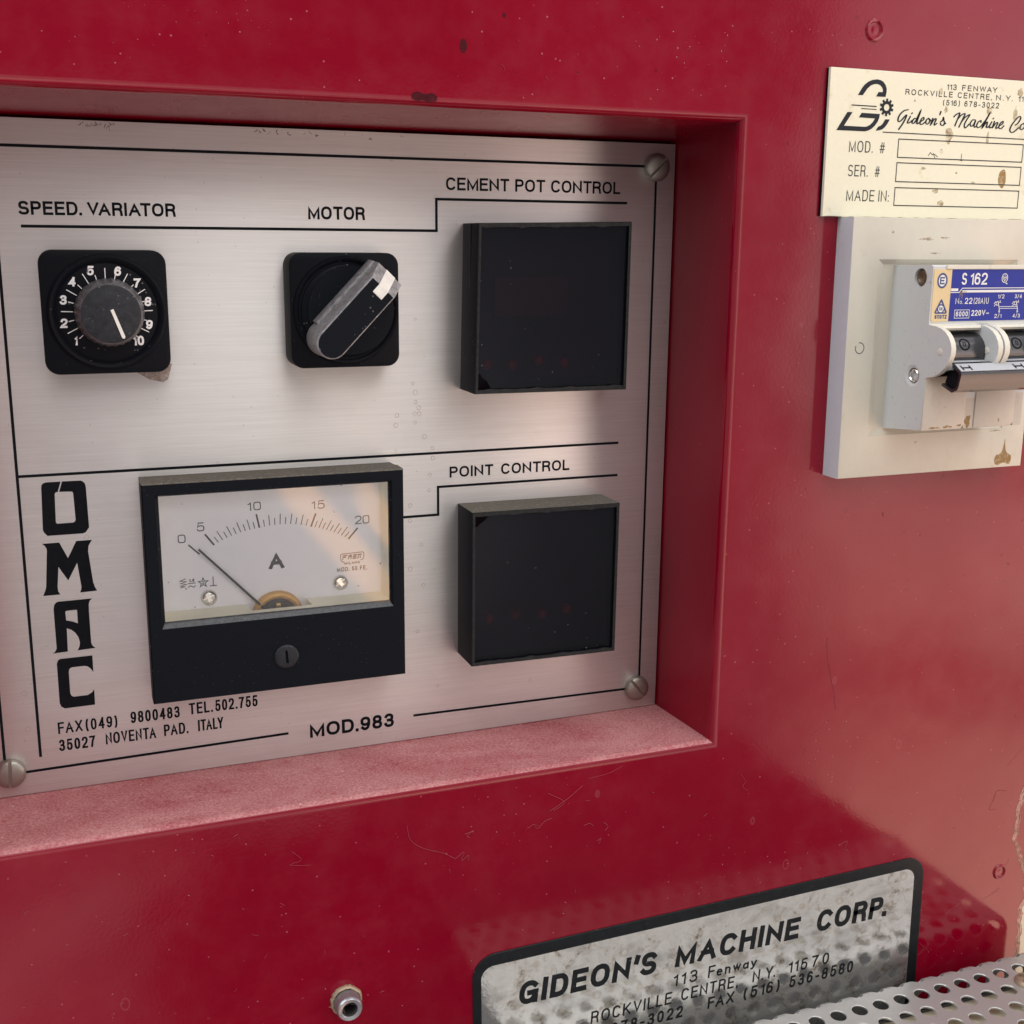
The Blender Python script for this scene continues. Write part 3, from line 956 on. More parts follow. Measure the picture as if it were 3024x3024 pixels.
# bare patch where the paint has flaked off the right edge, with the torn paint rim
edge = [(479.5, -262), (477.2, -270), (478.6, -278), (474.9, -285.7), (472.9, -290), (472.5, -293.5), (470.6, -299), (471.9, -303.3), (470.9, -308), (471.5, -311.5), (470.4, -316), (473.1, -320.2),
        (475.5, -326), (478.1, -332.9), (481.6, -340.4), (483.0, -344.1), (482.2, -348), (484.1, -351.2), (482.6, -356.0), (479.9, -360), (481.1, -363.5), (480.2, -369), (482.1, -375.0), (480.8, -380), (481.8, -384.6), (479.5, -395), (482, -410)]
edge = [(x + 2.2, z) for x, z in edge]
fine = []
for a, b in zip(edge, edge[1:]):
    for k in range(4):
        t = k / 4
        fine.append((a[0] + (b[0] - a[0]) * t + random.uniform(-.35, .35), a[1] + (b[1] - a[1]) * t + random.uniform(-.2, .2)))
fine.append(edge[-1])
bm = bmesh.new()
low = [q for q in fine if q[1] < -346.5]
prism(bm, [(490.5, -345)] + low + [(530, -410), (530, -352), (500, -344)], 0.05, -0.12)
finish(bm, 'bare_patch', 'primer', cab)
bm = bmesh.new()
for off, yy, wd in ((0, -.5, .55), (-1.0, -.25, .35), (1.1, -.4, .3)):
    pts = [(x + off + random.uniform(-.25, .25), z) for x, z in fine]
    lv = []
    for x, z in pts:
        lv.append([bm.verts.new((x - wd, -0.01, z)), bm.verts.new((x, yy - random.uniform(0, .3), z)), bm.verts.new((x + wd, -0.1, z))])
    for a, b in zip(lv, lv[1:]):
        for k in range(2):
            bm.faces.new((a[k], a[k + 1], b[k + 1], b[k]))
finish(bm, 'paint_rim', 'torn', cab)

# ================================================================== control plate
cp = thing('control_plate', 'brushed aluminium control plate with black printed headings inside the red recess', 'control panel', (118, PY, -232))
bm = bmesh.new()
box(bm, -42, 278.4, PY, PY + 1.6, -232.4, 43.9, bevel=0.25)
finish(bm, 'plate', 'alu', cp)
YI = PY - 0.10


def rules(bm):
    lw = 1.15
    for pts in ([(-30, 33.6), (264, 33.6)], [(268.7, 29), (268.7, -217)], [(262, -221.6), (149.4, -220.4)], [(90.1, -220.8), (-23, -222.2)], [(-29.4, 30), (-29.4, -216)]):
        ribbon(bm, pts, lw, YI, caps=False)
    ribbon(bm, [(-15.3, 33.6), (-15.3, -216.2)], lw, YI + .012, caps=False)
    ribbon(bm, [(-6.4, 3.6), (162.1, 3.6), (162.1, 17.0), (254.2, 17.0)], lw, YI, caps=False)
    ribbon(bm, [(-15.1, -94.8), (253.2, -94.8)], lw, YI + .006, caps=False)
    ribbon(bm, [(141.5, -123.6), (162.2, -123.6), (162.2, -110.6), (253.2, -110.6)], lw, YI, caps=False)


lettering(cp, 'ink', 'ruled_lines', None, rules)
lettering(cp, 'ink', 'lettering', 'heading over the numbered dial', lambda b: text(b, 'SPEED. VARIATOR', -6.9, 52.0, 7.9, 13.1, YI, 1.0, gap=.10, space=.30))
lettering(cp, 'ink', 'lettering', 'heading over the rotary switch', lambda b: text(b, 'MOTOR', 105.8, 130.2, 7.7, 13.1, YI, 1.05, gap=.10))
lettering(cp, 'ink', 'lettering', 'heading over the upper display', lambda b: text(b, 'CEMENT POT CONTROL', 166.5, 250.5, 20.9, 26.3, YI, .95, gap=.10, space=.42))
lettering(cp, 'ink', 'lettering', 'heading over the lower display', lambda b: text(b, 'POINT CONTROL', 167.8, 227.7, -106.6, -101.5, YI, .93, gap=.12, space=.60))


def address(b):
    text(b, 'FAX (049)', -7.6, 16.5, -206.9, -201.7, YI, .80, gap=.30, space=.16)
    text(b, '9800483', 22.0, 42.7, -206.3, -201.0, YI, .85, gap=.30)
    text(b, 'TEL. 502.755', 46.7, 76.7, -205.7, -200.4, YI, .85, gap=.30, space=.12)
    text(b, '35027', -7.7, 7.0, -214.8, -209.6, YI, .85, gap=.30)
    text(b, 'NOVENTA', 11.2, 32.2, -214.5, -209.2, YI, .82, gap=.30)
    text(b, 'PAD.', 35.6, 46.0, -214.2, -208.9, YI, .82, gap=.30)
    text(b, 'ITALY', 50.2, 61.2, -214.0, -208.7, YI, .82, gap=.28)


lettering(cp, 'ink', 'lettering', 'maker address in narrow capitals under the meter', address)
lettering(cp, 'ink', 'lettering', 'model number on the bottom rule', lambda b: text(b, 'MOD.983', 99.9, 139.8, -224.5, -217.7, YI, 1.38, gap=.09))

O_OUT = [(0.9, -97.8), (-4.69, -97.8), (-5.72, -98.09), (-6.4, -98.79), (-6.6, -99.75), (-7.26, -117.51), (-6.83, -118.67), (-5.66, -120.11), (8.14, -120.15), (9.22, -119.67), (10.64, -117.79), (10.48, -100.59), (10.18, -99.17), (9.47, -98.29), (8.59, -97.87), (1.46, -97.78)]
O_IN = [(-0.47, -102.04), (-1.19, -102.1), (-1.7, -102.84), (-2.07, -114.55), (-1.73, -115.28), (4.57, -115.28), (5.38, -114.83), (5.62, -114.01), (5.41, -103.04), (5.24, -102.42), (4.69, -102.21), (0.09, -102.02)]
M_ = [(-8.01, -123.3), (-7.1, -124.14), (-6.47, -125.32), (-6.36, -126.32), (-7.74, -141.86), (-8.18, -143.25), (-9.16, -145.5), (-2.57, -145.47), (-3.24, -144.02), (-3.33, -142.29), (-2.43, -133.55), (1.01, -139.74), (4.97, -132.44), (5.97, -142.9), (5.82, -144.04), (5.28, -145.38), (12.02, -145.23), (11.21, -143.41), (10.69, -141.33), (9.58, -127.97), (9.86, -125.7), (10.61, -124.34), (11.42, -123.2), (5.21, -123.18), (1.56, -130.19), (-1.4, -123.29)]
A_OUT = [(-7.24, -170.82), (-6.25, -170.16), (-5.57, -168.81), (-5.57, -151.62), (-5.18, -149.69), (-4.36, -148.79), (-3.58, -148.5), (9.71, -148.43), (8.74, -149.41), (8.34, -150.8), (8.21, -153.63), (8.2, -167.68), (8.5, -169.02), (9.72, -170.31), (2.65, -170.55), (3.46, -168.86), (3.75, -167.17), (3.34, -164.82), (2.2, -162.69), (0.76, -161.24), (-1.03, -160.39), (-1.29, -170.61)]
A_IN = [(-1.12, -153.22), (-0.7, -152.75), (3.26, -152.71), (3.57, -153.0), (3.49, -158.77), (1.76, -157.79), (-0.99, -156.98)]
C_ = [(8.29, -173.48), (-4.45, -173.54), (-5.37, -174.0), (-5.99, -175.51), (-6.08, -193.2), (-5.54, -194.73), (-4.19, -195.74), (7.95, -195.63), (8.06, -188.63), (7.14, -189.98), (5.24, -190.96), (-0.23, -190.97), (-1.11, -190.5), (-1.61, -189.12), (-1.54, -179.81), (-1.34, -178.68), (-0.78, -178.03), (-0.11, -177.76), (4.81, -177.76), (6.09, -178.09), (7.19, -179.16), (8.2, -180.89)]


def logo(b):
    # the O is cut by a thin slanting line, so its outline runs round the outside and back along the inside
    faces_fill(b, [O_OUT + O_IN[::-1]], YI)
    faces_fill(b, [M_], YI)
    faces_fill(b, [A_OUT, A_IN], YI)
    faces_fill(b, [C_], YI)


lettering(cp, 'ink', 'maker_logo', 'four tall black display letters stacked down the left side', logo)
for sx, sz, ang in ((268.4, 33.2, 45), (266.9, -221.5, -38), (-27.6, -221.4, 2)):
    b = slotted_head(sx, sz, 6.3, PY, PY - 3.6, 1.35, -ang, 1.7)
    finish(b, 'screw', 'steel', cp)
random.seed(5)
bm = bmesh.new()
for k in range(26):
    x = random.choice((random.gauss(24, 5), random.gauss(28, 3), random.gauss(92, 9), random.gauss(110, 14)))
    z = 43.4 - abs(random.gauss(0, .9))
    ribbon(bm, smooth_path([(x, z), (x + random.uniform(-.5, .8), z - random.uniform(.2, .8)), (x + random.uniform(-1.2, 1.4), z - random.uniform(.1, 1.6))], 3), random.uniform(.12, .4), PY - .06 - .002 * k)
finish(bm, 'scuff_marks', 'scuff', cp, smooth=0, recalc=False)['kind'] = 'stuff'
SPOTS = [(151.8, -66.9), (151.9, -71.2), (153.3, -73.7), (151.4, -76.4), (153.5, -76.5), (143.2, -76.8), (142.6, -81.2), (151.6, -80.4), (155.9, -87.0), (159.6, -92.5), (159.8, -97.0), (158.3, -104.7), (158.0, -111.8), (148.9, -118.4), (148.7, -125.4), (154.0, -137.1), (148.6, -148.4), (154.9, -156.7), (150.7, -62.9), (151.7, -178.7)]
bm = bmesh.new()
for k, (x, z) in enumerate(SPOTS):
    r = random.uniform(.55, 1.0)
    ribbon(bm, [(x + r * math.cos(t * PI / 10), z + r * 1.15 * math.sin(t * PI / 10)) for t in range(21)], .26, PY - .05)
finish(bm, 'water_spots', 'scuff_pale', cp, smooth=0, recalc=False)['kind'] = 'stuff'
# clear tape left over under the dial
bm = bmesh.new()
prism(bm, [(30, -52), (47.5, -51), (45.5, -57.5), (43.5, -58.6), (38.0, -57.3)], PY - .02, PY - .12)
finish(bm, 'tape_scrap', 'tape', cp)

# ================================================================== numbered dial
dial = thing('speed_dial', 'black square dial with white numbers 1 to 10 round a grey topped knob', 'dial', (22.4, PY, -53))
YD = PY - 13.3
bm = bmesh.new()
prism(bm, rrect(-1.4, 45.9, -53.0, -5.2, 5.4, 8), PY, YD, bevel=0.5, seg=2)
finish(bm, 'base_plate', 'black', dial)
DC = (22.8, -29.1)
bm = bmesh.new()
lathe(bm, *DC, [(22.35, YD + .05), (22.2, YD - .9), (21.4, YD - 1.4), (20.4, YD - 1.2), (19.4, YD - .3), (19.0, YD - .02), (18.7, YD - .06), (18.6, YD - .35), (18.3, YD - .45), (0, YD - .45)], 96)
finish(bm, 'dial_ring', 'black', dial)
YS = YD - .55


def dial_marks(b):
    cx, cz = DC
    # numeral positions as printed, ticks on the same radii
    nums = [('1', 10.4, -39.8), ('2', 6.4, -33.0), ('3', 6.7, -24.1), ('4', 10.4, -17.2), ('5', 17.3, -13.0), ('6', 27.4, -13.2), ('7', 34.3, -17.8), ('8', 38.1, -25.0), ('9', 38.1, -34.0)]
    for s, x, z in nums:
        hw = .55 if s == '1' else 1.28
        text(b, s, x - hw, x + hw, z - 1.8, z + 1.8, YS, .80, shear=.08)
    text(b, '1', 31.9, 33.1, -42.1, -38.3, YS, .82)
    text(b, '0', 33.4, 35.9, -42.1, -38.3, YS, .82)
    for k in range(19):
        a = math.radians(222 - 264 * k / 18)
        r0, r1 = (12.8, 17.1) if k % 2 else (12.8, 14.9)
        ribbon(b, [(cx + r0 * math.cos(a), cz + r0 * math.sin(a)), (cx + r1 * math.cos(a), cz + r1 * math.sin(a))], .34, YS + .01, caps=False)


lettering(dial, 'scale_white', 'dial_scale', None, dial_marks)
KC = (23.6, -29.1)
bm = bmesh.new()
flute = lambda a, y: 1.0 + (0.012 * math.cos(30 * a) if y > YD - 9.2 else 0.0)
lathe(bm, *KC, [(13.2, YD - .4), (13.0, YD - 1.5), (12.0, YD - 9.0), (11.6, YD - 10.2), (11.1, YD - 10.8)], 120, wob=flute)
knob = finish(bm, 'knob', 'black_worn', dial, smooth=50)
bm = bmesh.new()
lathe(bm, *KC, [(11.1, YD - 10.8), (10.6, YD - 10.95), (0, YD - 11.0)], 96)
finish(bm, 'knob_cap', 'knob_cap', knob)
bm = bmesh.new()
prism(bm, [(23.45, -27.6), (24.55, -27.2), (28.3, -37.8), (28.0, -38.6), (27.1, -38.3)], YD - 10.8, YD - 11.2)
finish(bm, 'pointer_line', 'white', knob)

# ================================================================== rotary switch
sw = thing('rotary_switch', 'black square rotary switch whose bar handle has a white tip pointing up right', 'switch', (118, PY, -53))
bm = bmesh.new()
prism(bm, rrect(94.6, 141.0, -53.3, -5.8, 5.2, 8), PY, YD, bevel=0.5, seg=2)
finish(bm, 'base_plate', 'black', sw)
SC = (118.2, -29.6)
bm = bmesh.new()
lathe(bm, *SC, [(22.5, YD + .05), (22.3, YD - .8), (21.6, YD - 1.3), (20.9, YD - 1.1), (20.1, YD - .2), (19.4, YD - .1), (19.1, YD - .5), (18.8, YD - .7), (0, YD - .7)], 96)
finish(bm, 'switch_ring', 'black', sw)
bm = bmesh.new()
lathe(bm, 120.1, -29.4, [(18.5, YD - .6), (18.4, YD - 1.2), (0, YD - 1.2)], 96)
finish(bm, 'face_disc', 'black_matte', sw)
# bar handle: s runs along the bar, t across it, depth measured from the plate
HC, HA = Vector((119.55, -28.9)), math.radians(46.0)
hu, hv = Vector((math.cos(HA), math.sin(HA))), Vector((-math.sin(HA), math.cos(HA)))


def hp(s, t, d):
    q = HC + hu * s + hv * t
    return (q.x, PY - d, q.y)


bm = bmesh.new()
RT, RBt = 6.3, 6.9
sections = []


def hsec(d, half, s_end, s_tip):
    """outline of the bar at depth d: straight tip, round tail"""
    pts = [(s_tip, half), (s_end, half)]
    for i in range(1, 16):
        a = PI / 2 + PI * i / 16
        pts.append((s_end + half * math.cos(a), half * math.sin(a)))
    pts += [(s_end, -half), (s_tip, -half)]
    return [bm.verts.new(hp(s, t, d)) for s, t in pts]


lo_ = hsec(14.3, 7.3, -16.6, 20.9)
mi_ = hsec(26.0, 6.6, -17.2, 20.6)
up_ = hsec(33.2, 6.35, -17.5, 13.6)
tp_ = hsec(33.8, 5.8, -17.5, 13.2)
for a, b in ((lo_, mi_), (mi_, up_), (up_, tp_)):
    n = len(a)
    for i in range(n):
        j = (i + 1) % n
        f = bm.faces.new((a[i], a[j], b[j], b[i]))
bm.faces.new(tp_)
bm.faces.new(lo_)
bmesh.ops.recalc_face_normals(bm, faces=bm.faces)
bm.normal_update()
for f in bm.faces:
    c = f.calc_center_median()
    nrm = f.normal
    top = nrm.y < -.95
    f.material_index = 0 if top else 1
handle = finish(bm, 'bar_handle', ['black_matte', 'grip'], sw, smooth=32)
bm = bmesh.new()
# skirt beside the bar near the disc
box(bm, -14.5, 20.4, -.5, 6.5, 7.0, 8.3, bevel=.2)
for v in bm.verts:
    v.co = Vector(hp(v.co.x, v.co.z - (v.co.y - 0) * .06, 14.5 + v.co.y))
finish(bm, 'bar_skirt', 'grip', handle)
bm = bmesh.new()
tl = [(9.2, 33.9), (13.2, 33.9), (20.72, 26.0), (20.95, 22.5)]
row = []
for s, d in tl:
    row.append([bm.verts.new(hp(s + .08, 2.2, d + .12)), bm.verts.new(hp(s + .08, -2.7, d + .12))])
bk = []
for s, d in tl:
    bk.append([bm.verts.new(hp(s - .6, 2.2, d - .6)), bm.verts.new(hp(s - .6, -2.7, d - .6))])
for a, b in zip(row, row[1:]):
    bm.faces.new((a[0], a[1], b[1], b[0]))
for a, b in zip(bk, bk[1:]):
    bm.faces.new((a[0], b[0], b[1], a[1]))
for side in (0, 1):
    for i in range(len(tl) - 1):
        bm.faces.new((row[i][side], row[i + 1][side], bk[i + 1][side], bk[i][side]))
bm.faces.new((row[0][0], row[0][1], bk[0][1], bk[0][0]))
bm.faces.new((row[-1][0], row[-1][1], bk[-1][1], bk[-1][0]))
finish(bm, 'white_pointer', 'white', handle, smooth=0)


# ================================================================== two dark square displays
def display(name_label, F, glass_in, chip, lamps, top_mat, digits):
    """F: front corners TL, TR, BR, BL; the bezel is a slightly out-of-square moulded frame"""
    cx = (F[0][0] + F[1][0]) / 2
    t = thing('digital_display', name_label, 'display', (cx, PY, F[2][1]), 'dark square displays on the control plate')
    YF = PY - 21.0
    bm = bmesh.new()
    inn = [(F[0][0] + 1.3, F[0][1] - 1.7), (F[1][0] - 1.5, F[1][1] - 1.9), (F[2][0] - 1.6, F[2][1] + 1.9), (F[3][0] + 1.3, F[3][1] + 1.8)]
    wob = []
    # ragged lips along the moulded frame: a few raised flash marks
    def ring(poly, y):
        return [bm.verts.new((x, y, z)) for x, z in poly]
    N = 30
    def dense(poly, amp):
        out = []
        for i in range(4):
            a, b = poly[i], poly[(i + 1) % 4]
            for k in range(N):
                u = k / N
                dx = dz = 0.0
                if amp and i in (0, 2) and 0 < k < N:
                    dz = amp * max(0.0, math.sin(u * 17 + i * 2.1) * math.sin(u * 41 + i)) * (-.75 if i == 0 else .75)
                out.append((a[0] + (b[0] - a[0]) * u + dx, a[1] + (b[1] - a[1]) * u + dz))
        return out
    Fo = dense(F, 0)
    Fi = dense(inn, 0.9)
    Bo = [(x + (cx - x) * .004, z) for x, z in Fo]
    r0 = ring(Bo, PY)
    r1 = ring(Fo, YF + .5)
    r2 = ring([(x + (cx - x) * .006, z + ((F[0][1] + F[2][1]) / 2 - z) * .006) for x, z in Fo], YF)
    r3 = ring(Fi, YF)
    r4 = ring(Fi, YF + 2.4)
    n = len(r0)
    for a, b, mi in ((r0, r1, 0), (r1, r2, 1), (r2, r3, 1), (r3, r4, 0)):
        for i in range(n):
            j = (i + 1) % n
            f = bm.faces.new((a[i], a[j], b[j], b[i]))
            f.material_index = mi
            if a is r0 and i < N:
                f.material_index = 2
    finish(bm, 'bezel', ['black', 'bezel_edge', top_mat], t, smooth=30)
    g = [(inn[0][0] + .1, inn[0][1] - .1), (inn[1][0] - .1, inn[1][1] - .1), (inn[2][0] - .1, inn[2][1] + .1), (inn[3][0] + .1, inn[3][1] + .1)]
    if chip == 'bl':
        gp = [g[0], g[1], g[2], (g[3][0] + 6.6, g[3][1]), (g[3][0] + 4.6, g[3][1] + 3.6), (g[3][0] + 3.1, g[3][1] + 4.3), (g[3][0], g[3][1] + 8.0)]
    else:
        gp = [(g[0][0], g[0][1] - 6.2), (g[0][0] + 2.6, g[0][1] - 4.0), (g[0][0] + 4.6, g[0][1] - 2.6), (g[0][0] + 6.8, g[0][1]), g[1], g[2], g[3]]
    bm = bmesh.new()
    prism(bm, gp, YF + 2.9, YF + 1.5)
    finish(bm, 'smoked_window', 'smoke', t, smooth=0)
    bm = bmesh.new()
    xs = [q[0] for q in g]
    zs = [q[1] for q in g]
    box(bm, min(xs) - .4, max(xs) + .4, YF + 10, YF + 11, min(zs) - .4, max(zs) + .4)
    finish(bm, 'inner_board', 'board', t)
    for lx, lz in lamps:
        bm = bmesh.new()
        lathe(bm, lx, lz, [(2.5, YF + 10), (2.5, YF + 8.0), (2.0, YF + 6.6), (1.0, YF + 6.0), (0, YF + 5.9)], 24)
        finish(bm, 'indicator_lamp', 'lamp', t)
    if digits:
        bm = bmesh.new()
        box(bm, *digits[0:2], YF + 6.5, YF + 10, *digits[2:4], bevel=.3)
        finish(bm, 'digit_block', 'digit', t)


display('black square display under the upper heading with its lower left window corner broken off',
        [(174.3, 6.9), (246.7, 8.4), (246.2, -66.4), (172.8, -66.0)], None, 'bl', [(181, -54), (193, -54.5), (205.5, -53), (218, -54)], 'black', (184, 219, -33, -16))
display('black square display under the lower heading with its upper left window corner broken off',
        [(171.7, -119.0), (244.7, -119.5), (244.2, -192.4), (171.5, -191.6)], None, 'tl', [(182.5, -172), (195.5, -171.5), (209, -172.3), (221.5, -171.3)], 'dust_grey', None)

# ================================================================== ammeter
am = thing('ammeter', 'black framed ammeter with a white scale from 0 to 20 and its needle at rest', 'meter', (85.6, PY, -192))
AX0, AX1, AZ0, AZ1 = 30.8, 140.2, -191.4, -97.2
YA = PY - 20.0
WX0, WX1, WZ0, WZ1 = 36.0, 135.0, -158.8, -102.1
bm = bmesh.new()
IN = 1.4
rings = []
def rr_loop(x0, x1, z0, z1, y):
    return [bm.verts.new(v) for v in ((x0, y, z0), (x1, y, z0), (x1, y, z1), (x0, y, z1))]
ls = [rr_loop(AX0 + .6, AX1 - .6, AZ0 + .6, AZ1 - .6, PY), rr_loop(AX0 + .3, AX1 - .3, AZ0 + .3, AZ1 - .3, PY - 9.0), rr_loop(AX0 + .75, AX1 - .75, AZ0 + .75, AZ1 - .75, PY - 9.3), rr_loop(AX0, AX1, AZ0, AZ1, PY - 9.9), rr_loop(AX0, AX1, AZ0, AZ1, YA + .6), rr_loop(AX0 + .5, AX1 - .5, AZ0 + .5, AZ1 - .5, YA),
      rr_loop(WX0, WX1, WZ0, WZ1, YA), rr_loop(WX0 + 1.5, WX1 - 1.3, WZ0 + 2.3, WZ1 - 1.0, YA + 2.6)]
mats_ = [0, 0, 0, 0, 1, 0, 0]
for k, (a, b) in enumerate(zip(ls, ls[1:])):
    for i in range(4):
        j = (i + 1) % 4
        f = bm.faces.new((a[i], a[j], b[j], b[i]))
        if i == 2 and k in (0, 3, 4):
            f.material_index = 1          # top faces hold settled dust
        elif i == 0 and k == 6:
            f.material_index = 2          # the lower bevel of the window, greyer than the case
        else:
            f.material_index = 0
finish(bm, 'case', ['black_matte', 'dust_grey', 'grey_edge'], am, smooth=0)
# inner scale box
BX0, BX1, BZ0, BZ1 = WX0 + 1.4, WX1 - 1.2, WZ0 + 2.2, WZ1 - .9
YC = PY - 8.5
bm = bmesh.new()
card = [(BX0 + .3, BZ1 - 1.0), (132.6, BZ1 - 1.0), (132.6, -155.0), (100.5, -155.0), (100.5, -162), (72.0, -162), (72.0, -155.0), (BX0 + .3, -155.0)]
prism(bm, card, YC + 1.0, YC)
finish(bm, 'scale_card', 'card', am)
bm = bmesh.new()
# right wall, left wall, top wall
def quad(bm, *p, mi=0):
    f = bm.faces.new([bm.verts.new(q) for q in p])
    f.material_index = mi
yf = YA + 2.6
quad(bm, (BX1 - .1, yf, BZ0), (132.6, YC, -154.9), (132.6, YC, BZ1 - 1), (BX1 - .1, yf, BZ1))
quad(bm, (BX0 + .1, yf, BZ0), (BX0 + .1, YC, -154.9), (BX0 + .1, YC, BZ1 - 1), (BX0 + .1, yf, BZ1))
quad(bm, (BX0 + .1, yf, BZ1 - .1), (BX0 + .1, YC, BZ1 - 1), (132.6, YC, BZ1 - 1), (BX1 - .1, yf, BZ1 - .1))
# floor of the box: two tongues that reach back to the card and a front strip between them
fr = yf + 2.6
def zf(y):
    return BZ0 + .05 + (y - yf) / (YC - yf) * (-154.95 - BZ0)
quad(bm, (BX0, yf, zf(yf)), (BX1, yf, zf(yf)), (BX1, fr, zf(fr)), (BX0, fr, zf(fr)))
for xa, xb, xc in ((BX0, 73.4, 72.3), (99.8, BX1, 98.4)):
    if xa == BX0:
        quad(bm, (xa, fr, zf(fr)), (xb, fr, zf(fr)), (xc, YC, zf(YC)), (xa, YC, zf(YC)))
        quad(bm, (xb, fr, zf(fr)), (xb, fr, zf(fr) - 5), (xc, YC, zf(YC) - 5), (xc, YC, zf(YC)))
    else:
        quad(bm, (xa, fr, zf(fr)), (xb, fr, zf(fr)), (132.6, YC, zf(YC)), (xc, YC, zf(YC)))
        quad(bm, (xa, fr, zf(fr)), (xa, fr, zf(fr) - 5), (xc, YC, zf(YC) - 5), (xc, YC, zf(YC)))
quad(bm, (73.4, fr, zf(fr)), (99.8, fr, zf(fr)), (99.8, fr, zf(fr) - 6), (73.4, fr, zf(fr) - 6))
finish(bm, 'scale_box', 'cream_wall', am, smooth=0)
YT = YC - .12


def scale_marks(b):
    cx, cz = 86.0, -164.0
    w = .42
    text(b, '0', 45.1, 48.3, -125.5, -121.8, YT, w, sq=4.0)
    text(b, '5', 53.1, 56.2, -121.0, -117.2, YT, w, sq=3.2)
    text(b, '1', 74.6, 76.0, -113.6, -109.9, YT, w)
    text(b, '0', 77.0, 80.2, -113.6, -109.9, YT, w, sq=4.0)
    text(b, '1', 102.1, 103.5, -114.9, -111.2, YT, w)
    text(b, '5', 104.6, 107.7, -114.9, -111.2, YT, w, sq=3.2)
    text(b, '2', 121.1, 124.0, -123.1, -119.3, YT, w, sq=2.6)
    text(b, '0', 124.5, 127.6, -123.1, -119.3, YT, w, sq=4.0)
    def between(p0, p1, wd):
        ribbon(b, [p0, p1], wd, YT, caps=False)
    between((49.3, -126.5), (53.7, -130.9), .62)
    # major marks: outer end, inner end
    mj = [((56.3, -122.4), (59.9, -127.4)), ((78.1, -115.3), (79.2, -121.4)), ((103.7, -116.8), (101.5, -122.6)), ((122.2, -124.8), (117.9, -129.5))]
    for a, c in mj:
        between(a, c, .72)
    # minor marks between them on the same arc
    def polar(p):
        return math.atan2(p[1] - cz, p[0] - cx), math.hypot(p[0] - cx, p[1] - cz)
    for (a0, c0), (a1, c1), n in zip(mj, mj[1:], (10, 10, 10)):
        t0, t1 = polar(c0)[0], polar(c1)[0]
        r0, r1 = polar(c0)[1], polar(c1)[1]
        for k in range(1, n):
            u = k / n
            t = t0 + (t1 - t0) * u
            r = r0 + (r1 - r0) * u
            L = 4.6 if k % 2 == 0 else 3.0
            d = (math.cos(t), math.sin(t))
            between((cx + d[0] * (r + L), cz + d[1] * (r + L)), (cx + d[0] * r, cz + d[1] * r), .34)
    text(b, 'A', 82.6, 89.3, -140.3, -132.9, YT, 1.65)


lettering(am, 'card_ink', 'scale_marks', None, scale_marks)


def small_marks(b):
    w = .32
    zig = [(47.3, -141.2), (45.0, -142.0), (47.6, -142.4), (45.2, -143.1), (47.8, -143.6), (45.2, -144.2), (47.0, -144.6), (45.3, -144.9)]
    ribbon(b, zig, w, YT)
    ribbon(b, [(47.3, -145.4), (47.5, -145.7)], .35, YT)
    text(b, '1.5', 48.9, 51.0, -142.7, -141.4, YT, w)
    ribbon(b, [(48.5, -143.35), (51.3, -143.3)], w, YT)
    ribbon(b, smooth_path([(48.5, -145.0), (49.1, -144.4), (49.9, -144.7), (50.6, -145.1), (51.3, -144.5)]), w, YT)
    star = []
    for k in range(10):
        r = 2.1 if k % 2 == 0 else .85
        a = PI / 2 + k * PI / 5
        star.append((54.6 + r * math.cos(a), -143.5 + r * math.sin(a)))
    ribbon(b, star + [star[0]], w, YT)
    text(b, '2', 54.2, 55.1, -144.1, -142.9, YT, .2)
    ribbon(b, [(58.8, -141.4), (58.75, -145.1)], w + .05, YT)
    ribbon(b, [(57.3, -145.2), (60.3, -145.2)], w + .05, YT, caps=False)


def maker_mark(b):
    w = .3
    fx = [(115.6, -139.9), (115.0, -139.7), (114.4, -139.0), (114.2, -136.9), (114.6, -136.2), (124.3, -135.9), (124.8, -136.4), (124.7, -138.6), (124.2, -139.3), (123.4, -139.5)]
    ribbon(b, fx, .3, YT)
    # maker's letters built from short slanted bars
    for x, bars in ((115.3, ((0, 2.0), (1, 1.5), (2, .5))), (117.8, ((0, 1.6), (1, 1.9), (2, .5))), (120.0, ((0, 1.8), (1, 1.5), (2, 1.7))), (122.1, ((0, 1.7), (1, .6), (2, .5)))):
        for k, L in bars:
            z = -137.0 - k * .75
            ribbon(b, [(x - .18 * k, z), (x - .18 * k + L, z + .03)], .5, YT, caps=False)
    ribbon(b, [(118.6, -138.4), (119.1, -138.6)], .42, YT, caps=False)
    ribbon(b, [(123.2, -137.6), (123.0, -138.7)], .42, YT, caps=False)
    text(b, 'MILANO', 115.9, 122.9, -141.05, -139.9, YT, .25, gap=.3)
    text(b, 'MOD. 55 FE.', 112.5, 126.2, -144.1, -142.2, YT, .30, gap=.3, space=.5)


lettering(am, 'card_ink', 'class_symbols', None, small_marks)
lettering(am, 'card_ink', 'maker_mark', None, maker_mark)
bm = bmesh.new()
lathe(bm, 85.6, -161.4, [(11.3, YC + 4), (11.3, YC - 1.2), (10.7, YC - 2.2), (9.6, YC - 2.6), (8.5, YC - 2.2), (8.0, YC - 1.2), (7.7, YC + 4)], 64)
finish(bm, 'coil_ring', 'brass', am)
bm = bmesh.new()
lathe(bm, 85.6, -161.4, [(8.3, YC - .25), (0, YC - .25)], 40)  # flat dark disc, the shade inside the coil put into its colour
finish(bm, 'cavity_shade', 'dark', am)
bm = bmesh.new()
box(bm, 84.8, 86.7, YC - 2.6, YC + .3, -160, -155.2, bevel=.15)
for sgn in (-1, 1):
    pass
finish(bm, 'pivot_bridge', 'gold', am)
bm = bmesh.new()
a, b_ = Vector((53.2, -128.3)), Vector((79.3, -156.6))
dn = (b_ - a).normalized()
pn = Vector((-dn.y, dn.x))
w0, w1 = .42, .55
poly = [(a + pn * w0), (b_ + pn * w1), (b_ - pn * w1), (a - pn * w0)]
prism(bm, [(p.x, p.y) for p in poly], YC - 2.0, YC - 2.5)
